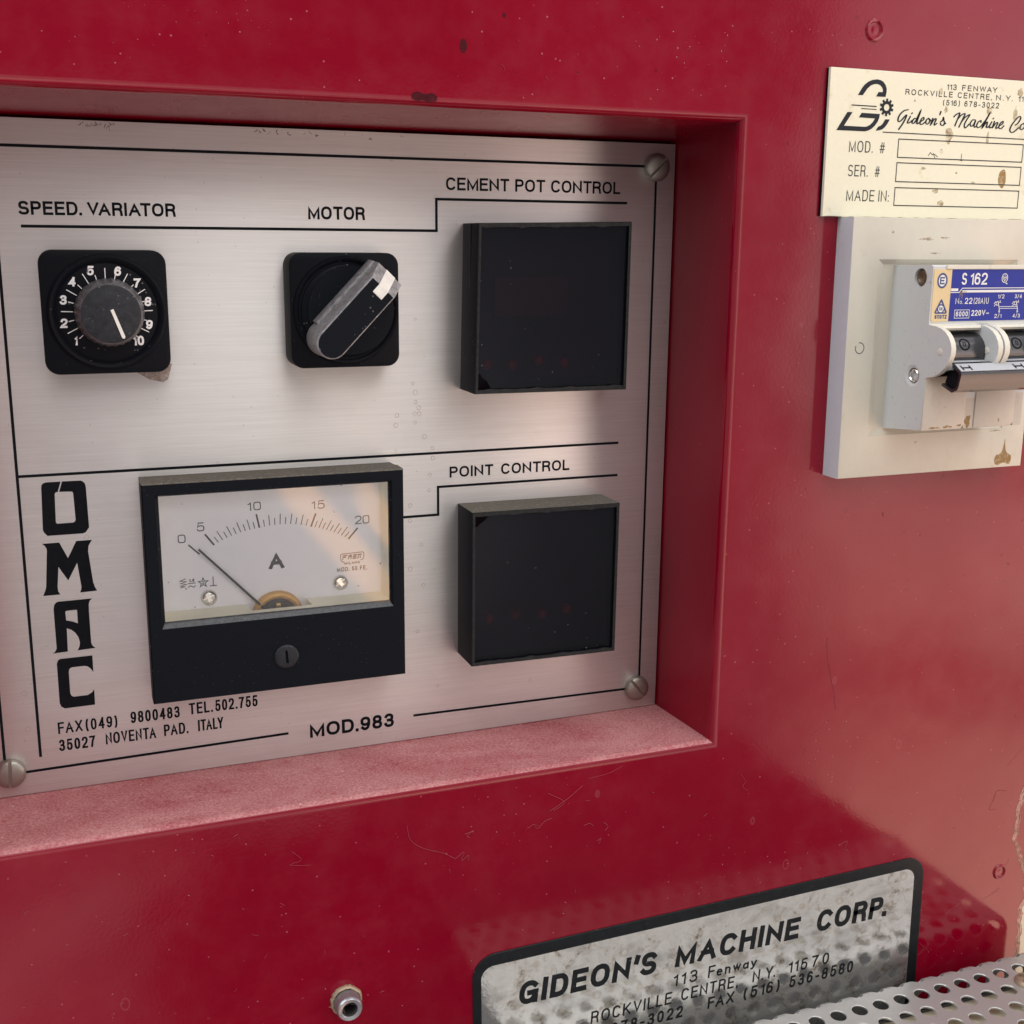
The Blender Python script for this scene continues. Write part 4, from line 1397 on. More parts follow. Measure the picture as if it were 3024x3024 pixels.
finish(bm, 'needle', 'card_ink', am, smooth=0)
for sx, sz, dg in ((56.75, -150.3, 20), (113.9, -149.1, 38)):
    finish(cross_head(sx, sz, 3.5, YC, YC - 2.2, dg), 'screw', 'nickel', am)
bm = bmesh.new()
box(bm, BX0 - .2, BX1 + .2, YA + 1.9, YA + 2.5, BZ0 - .3, BZ1 + .3)
finish(bm, 'window_pane', 'glass', am, smooth=0)
ZC = (86.9, -176.6)
finish(slotted_head(ZC[0], ZC[1], 5.3, YA + .1, YA - 1.1, 1.1, 4, 1.6, .55), 'zero_adjuster', 'knob_cap', am)

# ================================================================== cream nameplate
YN = -2.5
npl = thing('nameplate', 'cream engraved nameplate with grey maker emblem, script name and three empty boxes', 'nameplate', (375, 0, 11.4))
bm = bmesh.new()
bot = [(321.2 + (441.0 - 321.2) * k / 40, 11.4 + random.uniform(-.28, .12)) for k in range(41)]
prism(bm, [(320.8, 73.3)] + bot + [(441.0, 72.9)], -1.0, YN, bevel=.12, seg=1)
finish(bm, 'plate_face', 'plate', npl)
bm = bmesh.new()
box(bm, 320.6, 441, -1.0, 0.3, 11.5, 73.2)
finish(bm, 'plate_core', 'ink', npl)
YNI = YN - .09
ARC = [(335.41, 62.52), (337.37, 65.58), (338.53, 66.93), (340.25, 68.18), (342.38, 69.08), (344.92, 69.46), (346.78, 69.24), (348.32, 68.59), (349.55, 67.35), (350.25, 65.93), (350.3, 64.34), (349.96, 62.45), (344.92, 62.36), (346.13, 64.28), (348.21, 64.31), (348.37, 65.11), (347.8, 66.25), (346.6, 67.2), (345.09, 67.56), (343.63, 67.45), (341.84, 66.81), (340.13, 65.43), (338.98, 63.93), (337.91, 62.57)]
GBOT = [(330.6, 55.32), (333.24, 55.38), (329.26, 49.58), (340.08, 49.54), (341.17, 49.69), (342.77, 50.41), (344.14, 51.64), (345.2, 53.22), (336.71, 53.35), (338.0, 55.3), (347.62, 55.19), (347.4, 53.53), (346.72, 51.89), (345.38, 50.22), (343.83, 48.91), (342.06, 48.04), (340.24, 47.64), (325.44, 47.61)]
TAIL = [(350.71, 53.11), (353.1, 53.15), (351.83, 51.07), (350.65, 49.7), (349.42, 48.84), (347.97, 48.41), (345.94, 48.16), (347.27, 49.93), (348.36, 50.27), (349.4, 51.12)]
SCRIPT = [
    [(362.61, 57.67), (360.41, 57.14), (358.4, 55.5), (357.49, 53.62), (357.78, 52.5), (359.02, 52.83), (360.67, 54.46), (361.86, 55.36), (361.3, 53.64), (359.9, 51.3), (358.28, 49.25)],
    [(363.93, 54.74), (362.84, 52.85), (362.74, 52.04), (363.81, 52.26), (365.1, 53.22)],
    [(364.59, 56.11), (364.93, 56.35)],
    [(367.47, 54.04), (366.36, 54.13), (365.37, 53.09), (365.2, 52.23), (366.02, 52.06), (367.03, 53.02), (367.81, 54.33), (369.24, 57.25), (367.91, 53.34), (367.87, 51.97), (368.93, 52.38), (369.77, 53.13)],
    [(369.97, 53.0), (371.35, 53.91), (371.26, 54.77), (370.22, 54.15), (369.54, 52.83), (369.72, 51.84), (370.82, 51.88), (372.37, 52.95)],
    [(373.88, 54.45), (372.85, 53.69), (372.67, 52.53), (373.4, 51.99), (374.43, 52.69), (374.87, 53.77), (374.26, 54.32), (374.69, 53.76), (375.81, 53.72)],
    [(376.29, 54.4), (375.44, 51.93), (376.57, 53.55), (377.58, 54.46), (378.17, 54.19), (377.41, 52.58), (377.5, 51.78), (378.72, 52.49)],
    [(380.42, 57.54), (380.04, 56.49)],
    [(380.7, 53.15), (381.73, 54.05), (382.16, 55.22), (382.49, 53.94), (382.97, 52.95), (382.33, 51.92), (381.22, 51.87), (380.78, 52.43)],
    [(382.51, 51.98), (383.66, 52.78)],
    [(387.92, 55.76), (388.94, 56.67), (390.92, 57.53), (390.53, 56.01), (388.9, 52.03)],
    [(390.44, 55.14), (391.97, 56.65), (393.98, 57.32), (392.92, 54.95), (391.22, 51.55)],
    [(392.64, 54.07), (394.33, 55.88), (396.67, 57.0), (395.22, 54.76), (394.13, 52.68), (394.48, 51.24), (395.74, 51.87), (396.59, 52.78)],
    [(399.97, 54.9), (398.46, 54.75), (397.38, 53.25), (397.82, 52.1), (399.1, 52.59), (400.22, 54.38), (399.65, 52.75), (399.96, 51.74), (401.05, 52.23)],
    [(403.31, 54.22), (403.25, 54.74), (401.97, 54.16), (401.12, 52.67), (401.69, 51.67), (403.0, 52.01), (404.25, 52.79)],
    [(404.22, 53.08), (406.25, 55.36), (407.87, 57.92), (406.27, 55.22), (404.45, 51.78), (406.06, 53.74), (406.97, 54.22), (406.9, 53.19), (406.66, 52.01), (407.62, 52.05), (408.85, 53.12)],
    [(409.47, 54.32), (408.51, 52.67), (408.62, 51.79), (409.74, 52.13)],
    [(410.07, 55.81), (410.43, 56.03)],
    [(411.0, 54.53), (410.22, 52.0), (411.51, 53.52), (412.58, 54.3), (413.02, 53.88), (412.24, 52.38), (412.33, 51.64), (413.61, 52.28)],
    [(414.12, 52.89), (415.76, 53.84), (416.02, 54.88), (414.91, 54.4), (413.98, 53.04), (414.05, 51.86), (415.24, 51.76), (416.72, 53.0)],
    [(423.25, 53.55), (424.71, 54.5), (426.03, 56.48), (425.5, 57.49), (424.03, 56.69), (421.61, 54.08), (420.4, 51.81), (420.88, 50.5), (422.47, 50.41), (425.37, 52.45)],
    [(428.07, 54.49), (426.77, 53.84), (426.16, 52.48), (426.84, 51.77), (427.99, 52.11), (429.0, 53.49), (428.29, 54.35)]]


def emblem(b):
    for p in (ARC, GBOT, TAIL):
        faces_fill(b, [p], YNI)
    ribbon(b, [(332.5, 58.3), (345.6, 58.25)], .45, YNI, caps=False)
    ribbon(b, [(337.6, 57.05), (345.7, 57.0)], .36, YNI, caps=False)
    gear = []
    cx, cz = 350.93, 58.08
    for k in range(10):
        a = 2 * PI * k / 10 + PI / 2
        for da, r in ((-.20, 2.75), (-.15, 3.72), (.15, 3.72), (.20, 2.75)):
            gear.append((cx + r * math.cos(a + da), cz + r * math.sin(a + da)))
    faces_fill(b, [gear, circle(cx, cz, 1.42, 24)], YNI)


lettering(npl, 'plate_ink', 'maker_emblem', None, emblem)


def script(b):
    for st in SCRIPT:
        p = smooth_path(st, 6)
        ws = []
        for i in range(len(p)):
            a = Vector(p[max(0, i - 1)])
            c = Vector(p[min(len(p) - 1, i + 1)])
            d = (c - a).normalized()
            ws.append(.44 + .38 * abs(d.y) ** 2 * (1.25 if len(st) > 9 else 1.0))
        ribbon(b, p, .6, YNI - random.uniform(0, .02), widths=ws)


lettering(npl, 'plate_ink', 'script_lettering', None, script)


def np_text(b):
    text(b, '113 FENWAY', 382.8, 411.0, 67.1, 69.5, YNI, .34, gap=.30, space=.65)
    text(b, 'ROCKVILLE CENTRE,', 360.4, 408.5, 63.9, 66.3, YNI, .34, gap=.30, space=.62)
    text(b, 'N.Y. 115', 410.8, 429.5, 63.9, 66.3, YNI, .34, gap=.30, space=.62)
    text(b, '(516) 678-3022', 381.3, 412.8, 60.4, 62.8, YNI, .34, gap=.30, space=.60)


def np_fields(b):
    text(b, 'MOD.', 332.7, 345.2, 38.8, 43.6, YNI, .44, gap=.28)
    text(b, '#', 348.9, 351.6, 38.8, 43.4, YNI, .36)
    text(b, 'SER.', 333.0, 343.5, 28.6, 33.4, YNI, .44, gap=.28)
    text(b, '#', 347.2, 349.8, 28.6, 33.1, YNI, .36)
    text(b, 'MADE IN:', 333.0, 355.7, 18.1, 22.9, YNI, .44, gap=.24, space=.36)


lettering(npl, 'plate_ink', 'lettering', 'address and telephone lines', np_text)
lettering(npl, 'plate_ink', 'lettering', 'names of the three empty boxes', np_fields)


def np_rules(b):
    ribbon(b, [(349.8, 47.7), (429.5, 47.5)], .42, YNI, caps=False)
    for z1, z0 in ((45.1, 37.3), (35.0, 26.9), (24.3, 16.6)):
        ribbon(b, [(358.7, z0), (429.2, z0), (429.2, z1), (358.7, z1), (358.7, z0)], .42, YNI)


lettering(npl, 'plate_ink', 'ruled_boxes', None, np_rules)


def blob(bm, x, z, rx, rz, y, n=18, jag=.25, tail=0.0):
    ph = random.uniform(0, 6)
    pts = []
    for k in range(n):
        a = 2 * PI * k / n
        r = 1 + jag * .5 * (math.sin(3 * a + ph) + math.sin(5 * a + 2 * ph)) * .7
        zz = rz * r * math.sin(a)
        xx = rx * r * math.cos(a)
        if tail and zz > 0:
            xx *= max(.12, 1 - zz / rz * tail)
        pts.append((x + xx, z + zz))
    bm.faces.new([bm.verts.new((q[0], y, q[1])) for q in pts][::-1])


bm = bmesh.new()
blob(bm, 418.6, 29.6, 2.3, 4.2, YN - .05, jag=.12)
finish(bm, 'rust_drip', 'stain', npl, smooth=0)
for x, z, rx, rz in ((386.0, 47.6, 2.1, 3.6), (407.6, 59.0, 1.6, 1.8), (422.8, 58.5, 1.2, 2.9), (383.2, 58.6, .9, 1.5), (379.6, 66.2, 1.1, 1.4), (408.0, 47.3, .8, 2.6), (381.0, 23.3, 1.7, 1.0), (384.5, 18.0, 1.8, 1.2), (365.8, 61.6, .5, .5), (382.5, 40.6, .8, 1.2), (402.0, 27.4, 1.1, .6), (392, 31.5, .6, .5), (373.5, 33.0, 1.3, .6), (424.5, 67.8, 1.6, 1.9)):
    bm = bmesh.new()
    blob(bm, x, z, rx, rz, YN - .045 - random.uniform(0, .01), jag=.35)
    finish(bm, 'pale_stain', 'stain_pale', npl, smooth=0)
bm = bmesh.new()
for st in ([(375.5, 38.6), (376.6, 39.9), (377.7, 39.0), (379.0, 39.2), (380.6, 38.2)], [(394.0, 37.6), (394.1, 39.8)], [(378.2, 39.6), (379.2, 37.8)], [(391.8, 37.4), (394.6, 36.9)]):
    ribbon(bm, st, .3, YN - .06)
finish(bm, 'scratch_marks', 'plate_ink', npl, smooth=0, recalc=False)

# ================================================================== breaker cover
YV = -11.5
cov = thing('breaker_cover', 'yellowed cream square cover plate with grey left edge around the circuit breaker', 'cover', (385, 0, -105))
bm = bmesh.new()
prism(bm, [(331.2, 11.1), (438.6, 11.1), (438.6, -105.2), (332.2, -105.2)], 0.0, YV, bevel=.5, seg=2, holes=[[(346.4, -7.2), (424.0, -7.2), (424.6, -85.9), (347.0, -85.9)][::-1]])
bm.normal_update()
for f in bm.faces:
    f.material_index = 1 if abs(f.normal.x) > .8 and f.calc_center_median().x < 340 else 0  # left side coloured a cooler grey than the front
finish(bm, 'cover_face', ['cover', 'cover_side'], cov)
bm = bmesh.new()
lip = [((346.4, -7.2), (350.2, -9.2)), ((424.0, -7.2), (421.0, -9.2)), ((424.6, -85.9), (421.6, -83.6)), ((347.0, -85.9), (350.8, -83.6))]
for i in range(4):
    j = (i + 1) % 4
    quad(bm, (lip[i][0][0], YV + .35, lip[i][0][1]), (lip[j][0][0], YV + .35, lip[j][0][1]), (lip[j][1][0], YV + 2.2, lip[j][1][1]), (lip[i][1][0], YV + 2.2, lip[i][1][1]))
    quad(bm, (lip[i][1][0], YV + 2.2, lip[i][1][1]), (lip[j][1][0], YV + 2.2, lip[j][1][1]), (385, YV + 3.2, -46), (385, YV + 3.2, -46.2 - i * .01))
finish(bm, 'window_lip', 'cover', cov, smooth=0)
bm = bmesh.new()
for a0 in range(1):
    pts = [(339.1 + 2.3 * math.cos(math.radians(q)), -45.9 + 2.4 * math.sin(math.radians(q))) for q in range(-200, 110, 15)]
    ribbon(bm, pts, .4, YV - .05)
finish(bm, 'moulded_mark', 'grey_edge', cov, smooth=0, recalc=False)
bm = bmesh.new()
drip = smooth_path([(422.6, -103.6), (421.9, -101.6), (422.8, -99.2), (424.9, -98.6), (426.2, -97.2), (426.9, -93.8), (427.3, -91.2), (427.8, -94.2), (428.6, -97.4), (430.2, -98.8), (431.8, -99.8), (432.0, -102.2), (430.9, -103.9), (427.4, -103.0), (424.6, -104.0), (422.6, -103.6)], 5)[:-1]
bm.faces.new([bm.verts.new((x, YV - .05, z)) for x, z in drip])
finish(bm, 'rust_drip', 'stain', cov, smooth=0)
for x, z, rx, rz in ((374.2, -90.2, .9, .6), (371, 2.0, 3.8, .55), (381, 2.6, 2.2, .4), (376, -4.2, 2.6, .35), (352.5, 4.8, .7, .5), (420, -87, 3.2, .5)):
    bm = bmesh.new()
    blob(bm, x, z, rx, rz, YV - .05, jag=.6, n=26)
    finish(bm, 'grime_mark', 'stain_pale', cov, smooth=0)

# ================================================================== circuit breaker
br = thing('circuit_breaker', 'two pole circuit breaker with blue and tan label and a dark tie bar lever', 'circuit breaker', (385, -9, -83))
BXL, BXR = 356.4, 412.5
YBF = -35.0
LOBE = [(-35.3, -34.4), (-39.5, -34.5), (-43.3, -35.4), (-46.0, -36.7), (-48.2, -38.6), (-49.8, -41.0), (-50.5, -43.4), (-50.4, -46.0), (-49.4, -48.6), (-47.4, -51.6), (-44.3, -54.3), (-40.8, -56.0), (-36.8, -56.9)]
bm = bmesh.new()
prism_x(bm, [(-6, -9.6), (YBF + 1.4, -8.9), (YBF, -9.6), (YBF, -34.3), (-29, -36.2), (-27, -56.9), (YBF - .8, -56.9), (YBF, -79.8), (YBF + 1.6, -80.6), (-6, -83.2)], BXL + 2.5, BXR)
finish(bm, 'breaker_body', 'breaker', br, smooth=25)
bm = bmesh.new()
prism_x(bm, [(-6, -9.6), (YBF + 1.4, -8.9), (YBF, -9.6), (YBF, -34.3)] + LOBE + [(YBF - .8, -57.2), (YBF, -79.8), (YBF + 1.6, -80.6), (-6, -83.2)], BXL, BXL + 2.48)
bmesh.ops.recalc_face_normals(bm, faces=bm.faces)
cuts = []
for py, pz, r1, r2 in ((-27.4, -14.4, 4.0, 4.0), (-27.4, -57.0, 4.7, 3.5)):
    c = bmesh.new()
    lathe(c, 0, 0, [(0, 2.2), (r2, 2.2), (r2, .6), (r1, .2), (r1, -4), (0, -4)], 32)
    bmesh.ops.rotate(c, verts=c.verts, cent=(0, 0, 0), matrix=Matrix.Rotation(math.radians(-90), 3, 'Z'))
    bmesh.ops.translate(c, verts=c.verts, vec=(BXL - .1, py, pz))
    cuts.append(c)
bm = boolean(bm, cuts)
bm.normal_update()
for f in bm.faces:
    c = f.calc_center_median()
    f.material_index = 1 if abs(f.normal.x) < .5 and c.y < -35.9 and -57 < c.z < -34 else 0
finish(bm, 'breaker_cheek', ['breaker', 'rim'], br, smooth=25)


def side_disc(x, y, z, prof, mat, name, seg=28):
    b = bmesh.new()
    lathe(b, 0, 0, prof, seg)
    bmesh.ops.rotate(b, verts=b.verts, cent=(0, 0, 0), matrix=Matrix.Rotation(math.radians(-90), 3, 'Z'))
    bmesh.ops.translate(b, verts=b.verts, vec=(x, y, z))
    return finish(b, name, mat, br)


side_disc(BXL + 1.5, -27.4, -14.4, [(3.9, .5), (3.9, -.1), (2.6, -.8), (1.2, .2), (0, .3)], 'screw_dark', 'screw')
side_disc(BXL + 1.3, -27.4, -57.0, [(3.0, .7), (3.0, -.6), (2.6, -1.0), (2.1, -.6), (1.9, .8), (0, .9)], 'nickel', 'rivet')
# yellowed lower fronts of the two poles, with a grimy gap between them
for xa, xb in ((BXL + .15, 379.7), (385.1, 407.6)):
    bm = bmesh.new()
    prism(bm, [(xa, -57.0), (xb, -57.0), (xb, -78.6), (xb - 1.8, -80.5), (xa, -80.5)], YBF + 1.2, YBF - 1.0, bevel=.35)
    finish(bm, 'lower_front', 'breaker_y', br)
bm = bmesh.new()
prism(bm, [(379.75, -57.0), (385.05, -57.0), (385.05, -80.4), (379.75, -80.4)], YBF + 1.2, YBF - .45)
finish(bm, 'pole_gap', 'breaker_y', br)
bm = bmesh.new()
prism(bm, [(407.65, -57.0), (BXR - .1, -57.0), (BXR - .1, -80.4), (407.65, -80.4)], YBF + 1.2, YBF - .5)
finish(bm, 'lower_edge', 'breaker_y', br)
bm = bmesh.new()
blob(bm, 381.9, -77.4, 1.5, 2.8, YBF - .50, jag=.5)
finish(bm, 'grime_mark', 'stain', br, smooth=0)
for x, z, rx, rz in ((370.5, -79.3, 2.6, .5), (363, -79.5, 3, .4), (377, -78.9, 1.2, .5), (399, -77.5, .5, .8)):
    bm = bmesh.new()
    blob(bm, x, z, rx, rz, YBF - 1.05, jag=.6)
    finish(bm, 'grime_mark', 'stain', br, smooth=0)
# rails over and under the label
bm = bmesh.new()
prism_x(bm, [(YBF + .3, -8.8), (YBF - .7, -9.0), (YBF - .7, -10.5), (YBF + .3, -10.6)], BXL + 7, BXR)
prism_x(bm, [(YBF + .3, -33.9), (YBF - 3.6, -34.6), (YBF - 4.2, -35.6), (YBF - 3.4, -36.6), (YBF + .3, -36.6)], BXL + .2, 381.5)
prism_x(bm, [(YBF + .3, -33.9), (YBF - 3.6, -34.6), (YBF - 4.2, -35.6), (YBF - 3.4, -36.6), (YBF + .3, -36.6)], 388.0, BXR - 2.6)
finish(bm, 'front_rail', 'rim', br)
# half-round lobes that carry the levers
for xa, xb in ((381.6, 384.2), (385.2, 388.0), (BXR - 2.6, BXR)):
    bm = bmesh.new()
    prism_x(bm, [(-29.1, -36.15)] + LOBE + [(-27.1, -56.85)], xa, xb, mi=0)
    bm.normal_update()
    for f in bm.faces:
        f.material_index = 0 if abs(f.normal.x) > .5 else 1
    finish(bm, 'lever_lobe', ['breaker', 'rim'], br, smooth=30)
for x in (BXL, 381.6):
    side_disc(x - .15, -43.6, -45.2, [(1.5, .3), (1.5, -.05), (1.2, -.2), (0, -.1)], 'rim', 'pivot_pin')
for xa, xb in ((BXL + 2.5, 381.6), (388.0, BXR - 2.6)):
    bm = bmesh.new()
    cy, cz, r = -34.5, -46.5, 8.6
    prism_x(bm, [(cy + r * math.cos(2 * PI * k / 40), cz + r * math.sin(2 * PI * k / 40)) for k in range(40)], xa + .1, xb - .1)
    bar = finish(bm, 'lever_barrel', 'grey_bar', br)
    bm = bmesh.new()
    mx = (xa + xb) / 2 + .3
    mk = []
    a0 = math.radians(196)      # seated on the upper front of the barrel
    for ring_r, wd in ((2.5, .35),):
        prev = None
        for k in range(29):
            t = 2 * PI * k / 28
            vs2 = []
            for rr in (ring_r - wd, ring_r + wd):
                dx, ds = rr * math.cos(t), rr * math.sin(t)
                an = math.radians(151) - ds / r
                vs2.append(bm.verts.new((mx + dx, cy + (r + .08) * math.cos(an), cz + (r + .08) * math.sin(an))))
            if prev:
                bm.faces.new((prev[0], prev[1], vs2[1], vs2[0]))
            prev = vs2
    for dx in (-.5, .5):
        q = []
        for ex, es in ((-.18, -1.1), (.18, -1.1), (.18, 1.1), (-.18, 1.1)):
            an = math.radians(151) - es / r
            q.append(bm.verts.new((mx + dx + ex, cy + (r + .1) * math.cos(an), cz + (r + .1) * math.sin(an))))
        bm.faces.new(q)
    finish(bm, 'off_mark', 'ink', bar)
    bm = bmesh.new()
    prism_x(bm, [(-34, -50), (-41.5, -49.0), (-47.5, -50.3), (-47.0, -52.8), (-34, -54.5)], xa + .3, xb - .3, bevel=.3)
    finish(bm, 'lever_neck', 'chalk', bar)
tb = bmesh.new()
prof_o = [(-46.0, -49.6), (-47.6, -49.9), (-53.0, -53.2), (-53.3, -54.2), (-52.2, -59.6), (-51.4, -61.0), (-48.2, -62.3), (-41.6, -60.0)]
prof_i = [(-41.9, -58.9), (-47.8, -61.0), (-50.4, -60.0), (-51.2, -58.8), (-52.1, -54.3), (-51.6, -53.7), (-47.2, -51.0), (-46.0, -50.8)]
prism_x(tb, prof_o + prof_i, 360.4, 410.5)
tie = finish(tb, 'tie_bar', 'grey_bar', br, smooth=25)
bm = bmesh.new()
prism_x(bm, [(-45.0, -51.4), (-51.2, -54.2), (-50.6, -58.4), (-48.0, -60.6), (-42.4, -58.6)], 361.6, 409.6)
finish(bm, 'bar_core', 'ink', tie)
bm = bmesh.new()


def on_bar(x, u, lift=.07):
    """point on the sloping top of the tie bar: u from 0 at its back edge to 1 at its front edge"""
    a, b = Vector((-47.8, -50.02)), Vector((-52.8, -53.08))
    q = a + (b - a) * u
    return (x, q.x - lift * .52, q.y + lift * .85)


quad(bm, on_bar(361.0, .02), on_bar(410, .02), on_bar(410, .92), on_bar(361.0, .92))
finish(bm, 'worn_strip', 'chalk', tie, smooth=0)
for x0 in (365.2, 393.5):
    bm = bmesh.new()
    for x, u0, u1, wd in ((x0, .45, .60, 5.0), (x0 - 2.2, .25, .8, .8), (x0 + 2.2, .25, .8, .8)):
        quad(bm, on_bar(x - wd / 2, u0, .12 + wd * .004), on_bar(x + wd / 2, u0, .12 + wd * .004), on_bar(x + wd / 2, u1, .12 + wd * .004), on_bar(x - wd / 2, u1, .12 + wd * .004))
    finish(bm, 'on_mark', 'ink', tie, smooth=0)
# label
YL = YBF - .25
bm = bmesh.new()
box(bm, 366.5, BXR - .4, YL, YBF + .1, -32.85, -10.85)
lab = finish(bm, 'blue_label', 'blue', br, smooth=0)
bm = bmesh.new()
prism(bm, [(356.9, -10.7), (366.4, -10.8), (366.4, -32.8), (358.0, -33.1), (357.2, -32.4)], YBF + .1, YL - .02)
finish(bm, 'tan_label', 'tan', br, smooth=0)
YLI = YL - .08


def lab_white(b):
    text(b, 'S', 371.9, 374.6, -17.3, -12.2, YLI, .78)
    text(b, '162', 376.6, 385.8, -17.3, -12.2, YLI, .80, gap=.12)
    ribbon(b, [(395.4 + 1.55 * math.cos(t * PI / 12), -14.5 + 1.9 * math.sin(t * PI / 12)) for t in range(25)], .34, YLI)
    ribbon(b, [(395.6, -16.2), (396.9, -17.0)], .4, YLI)
    for st in ([(395.4, -13.2), (395.4, -15.9)], [(394.5, -13.8), (394.6, -14.8), (395.3, -15.7)], [(396.3, -13.8), (396.2, -14.8), (395.5, -15.7)], [(394.9, -14.2), (395.4, -14.7), (395.9, -14.2)]):
        ribbon(b, st, .26, YLI - .01)
    ribbon(b, [(366.5, -20.55), (371.0, -20.55), (372.6, -18.75), (412, -18.75)], .34, YLI)
    text(b, 'N', 369.5, 371.3, -25.5, -22.9, YLI, .26)
    text(b, 'o.', 371.8, 373.6, -25.5, -23.0, YLI, .22)
    text(b, '22', 374.6, 378.6, -25.5, -22.9, YLI, .40, gap=.2)
    text(b, '(20A)', 379.4, 385.6, -25.5, -22.9, YLI, .28, gap=.22)
    text(b, 'U', 386.2, 387.6, -25.5, -22.9, YLI, .28)
    ribbon(b, [(369.5, -31.6), (377.5, -31.6), (377.5, -28.1), (369.5, -28.1), (369.5, -31.6)], .24, YLI)
    text(b, '6000', 370.2, 376.8, -30.9, -28.7, YLI, .40, gap=.2)
    text(b, '220V', 378.7, 386.3, -30.7, -28.2, YLI, .44, gap=.2)
    text(b, '~', 386.8, 388.4, -30.6, -28.4, YLI, .3)
    text(b, '1/2', 392.6, 396.1, -23.3, -21.6, YLI, .26, gap=.2)
    text(b, '3/4', 402.0, 405.9, -23.3, -21.6, YLI, .26, gap=.2)
    text(b, '2/1', 391.6, 395.5, -31.8, -30.1, YLI, .26, gap=.2)
    text(b, '4/3', 401.8, 405.9, -31.8, -30.1, YLI, .26, gap=.2)
    for x in (393.2, 403.4):
        ribbon(b, [(x - .3, -24.6), (x + .7, -27.8), (x + .8, -29.4)], .42, YLI)
        ribbon(b, [(x - 2.4, -25.6), (x - 1.6, -24.7), (x - 1.3, -25.2), (x - .4, -24.5)], .3, YLI)
        ribbon(b, [(x - 2.2, -26.6), (x - 1.3, -25.7), (x - .8, -26.3), (x + .1, -26.0)], .3, YLI)
        ribbon(b, [(x + .4, -25.1), (x + 1.2, -25.1), (x + .8, -24.2), (x + .4, -25.1)], .2, YLI)
        ribbon(b, [(x + .4, -28.9), (x + 1.2, -28.9), (x + .8, -29.8), (x + .4, -28.9)], .2, YLI)
    ribbon(b, [(393.6, -26.9), (403.6, -26.9)], .24, YLI)
    ribbon(b, [(393.8, -27.7), (403.8, -27.7)], .24, YLI)


lettering(lab, 'label_white', 'lettering', 'white print on the blue label', lab_white)


def lab_tan_strip(b):
    ribbon(b, [(366.5, -19.4), (370.4, -19.4)], 1.15, YLI, caps=False)
    ribbon(b, [(372.4, -20.1), (412, -20.1)], 1.05, YLI, caps=False)


lettering(lab, 'label_white', 'cream_stripe', None, lab_tan_strip)
bm = bmesh.new()
blob(bm, 372.2, -21.6, 1.1, 1.7, YLI - .06, jag=.6)
blob(bm, 373.6, -20.3, 1.2, .6, YLI - .06, jag=.6)
finish(bm, 'scuff_mark', 'stain_pale', lab, smooth=0)


def lab_blue(b):
    cx, cz = 361.5, -15.5
    outer = [(cx + 2.75 * math.cos(t * PI / 20), cz + 3.3 * math.sin(t * PI / 20)) for t in range(40)]
    inner = [(cx + 1.95 * math.cos(t * PI / 20), cz + 2.45 * math.sin(t * PI / 20)) for t in range(40)]
    faces_fill(b, [outer, inner], YLI)
    ribbon(b, [(cx + 1.3, cz + 1.25), (cx - 1.0, cz + 1.25), (cx - 1.0, cz - 1.25), (cx + 1.3, cz - 1.25)], .62, YLI - .01, caps=False)
    ribbon(b, [(cx - 1.0, cz), (cx + 1.0, cz)], .62, YLI - .015, caps=False)
    tri = [(361.9, -23.3), (362.5, -23.9), (365.3, -28.9), (364.9, -29.6), (359.0, -29.6), (358.6, -28.9), (361.3, -23.9)]
    faces_fill(b, [tri, circle(361.95, -27.5, 1.45, 28), [(361.9, -24.5), (362.5, -25.5), (361.3, -25.5)], [(359.5, -29.0), (360.5, -29.0), (359.95, -28.1)], [(363.3, -29.0), (364.4, -29.0), (363.85, -28.1)]], YLI)
    text(b, 'SK', 360.95, 362.95, -28.2, -26.8, YLI - .01, .3, gap=.2)
    text(b, 'STOTZ', 358.9, 365.4, -31.75, -30.1, YLI, .46, gap=.2)


lettering(br, 'label_blue', 'lettering', 'dark blue marks on the tan label', lab_blue)
bm = bmesh.new()
prism(bm, [(361.5 + 1.93 * math.cos(t * PI / 20), -15.5 + 2.43 * math.sin(t * PI / 20)) for t in range(40)], YL, YLI + .03)
prism(bm, circle(361.95, -27.5, 1.43, 28), YL, YLI + .03)
finish(bm, 'white_ground', 'label_white', br, smooth=0)

# ================================================================== lower silver sign
sg = thing('maker_sign', 'silver metal sign with rounded black border and bold italic company name', 'sign', (286, 0, -420))
TILT = .95
SO = (160.0, -318.0)


def sgp(pts):
    return rot2(pts, TILT, SO)


sign_out = sgp(rrect(159.9, 412.2, -426, -318.0, 11.5, 10))
sign_in = sgp(rrect(163.9, 405.9, -421.5, -324.0, 6.2, 10))
bm = bmesh.new()
prism(bm, sign_out, 0.1, -.7, bevel=.2, seg=1)
finish(bm, 'sign_border', 'sign_black', sg)
bm = bmesh.new()
prism(bm, sign_in, -.5, -.82)
finish(bm, 'sign_face', 'foil', sg)
YG = -.95
sl_ = math.tan(math.radians(TILT))


def sign_head(b):
    for s, x0, x1, z in (("GIDEON'S", 182.3, 254.9, -347.6), ('MACHINE', 264.5, 336.4, -346.5), ('CORP.', 346.0, 390.6, -345.0)):
        text(b, s, x0, x1 - 1.0, z, z + 11.9, YG, 2.6, shear=.11, slope=.010, gap=.16)


lettering(sg, 'sign_black', 'lettering', 'large bold italic company name', sign_head)


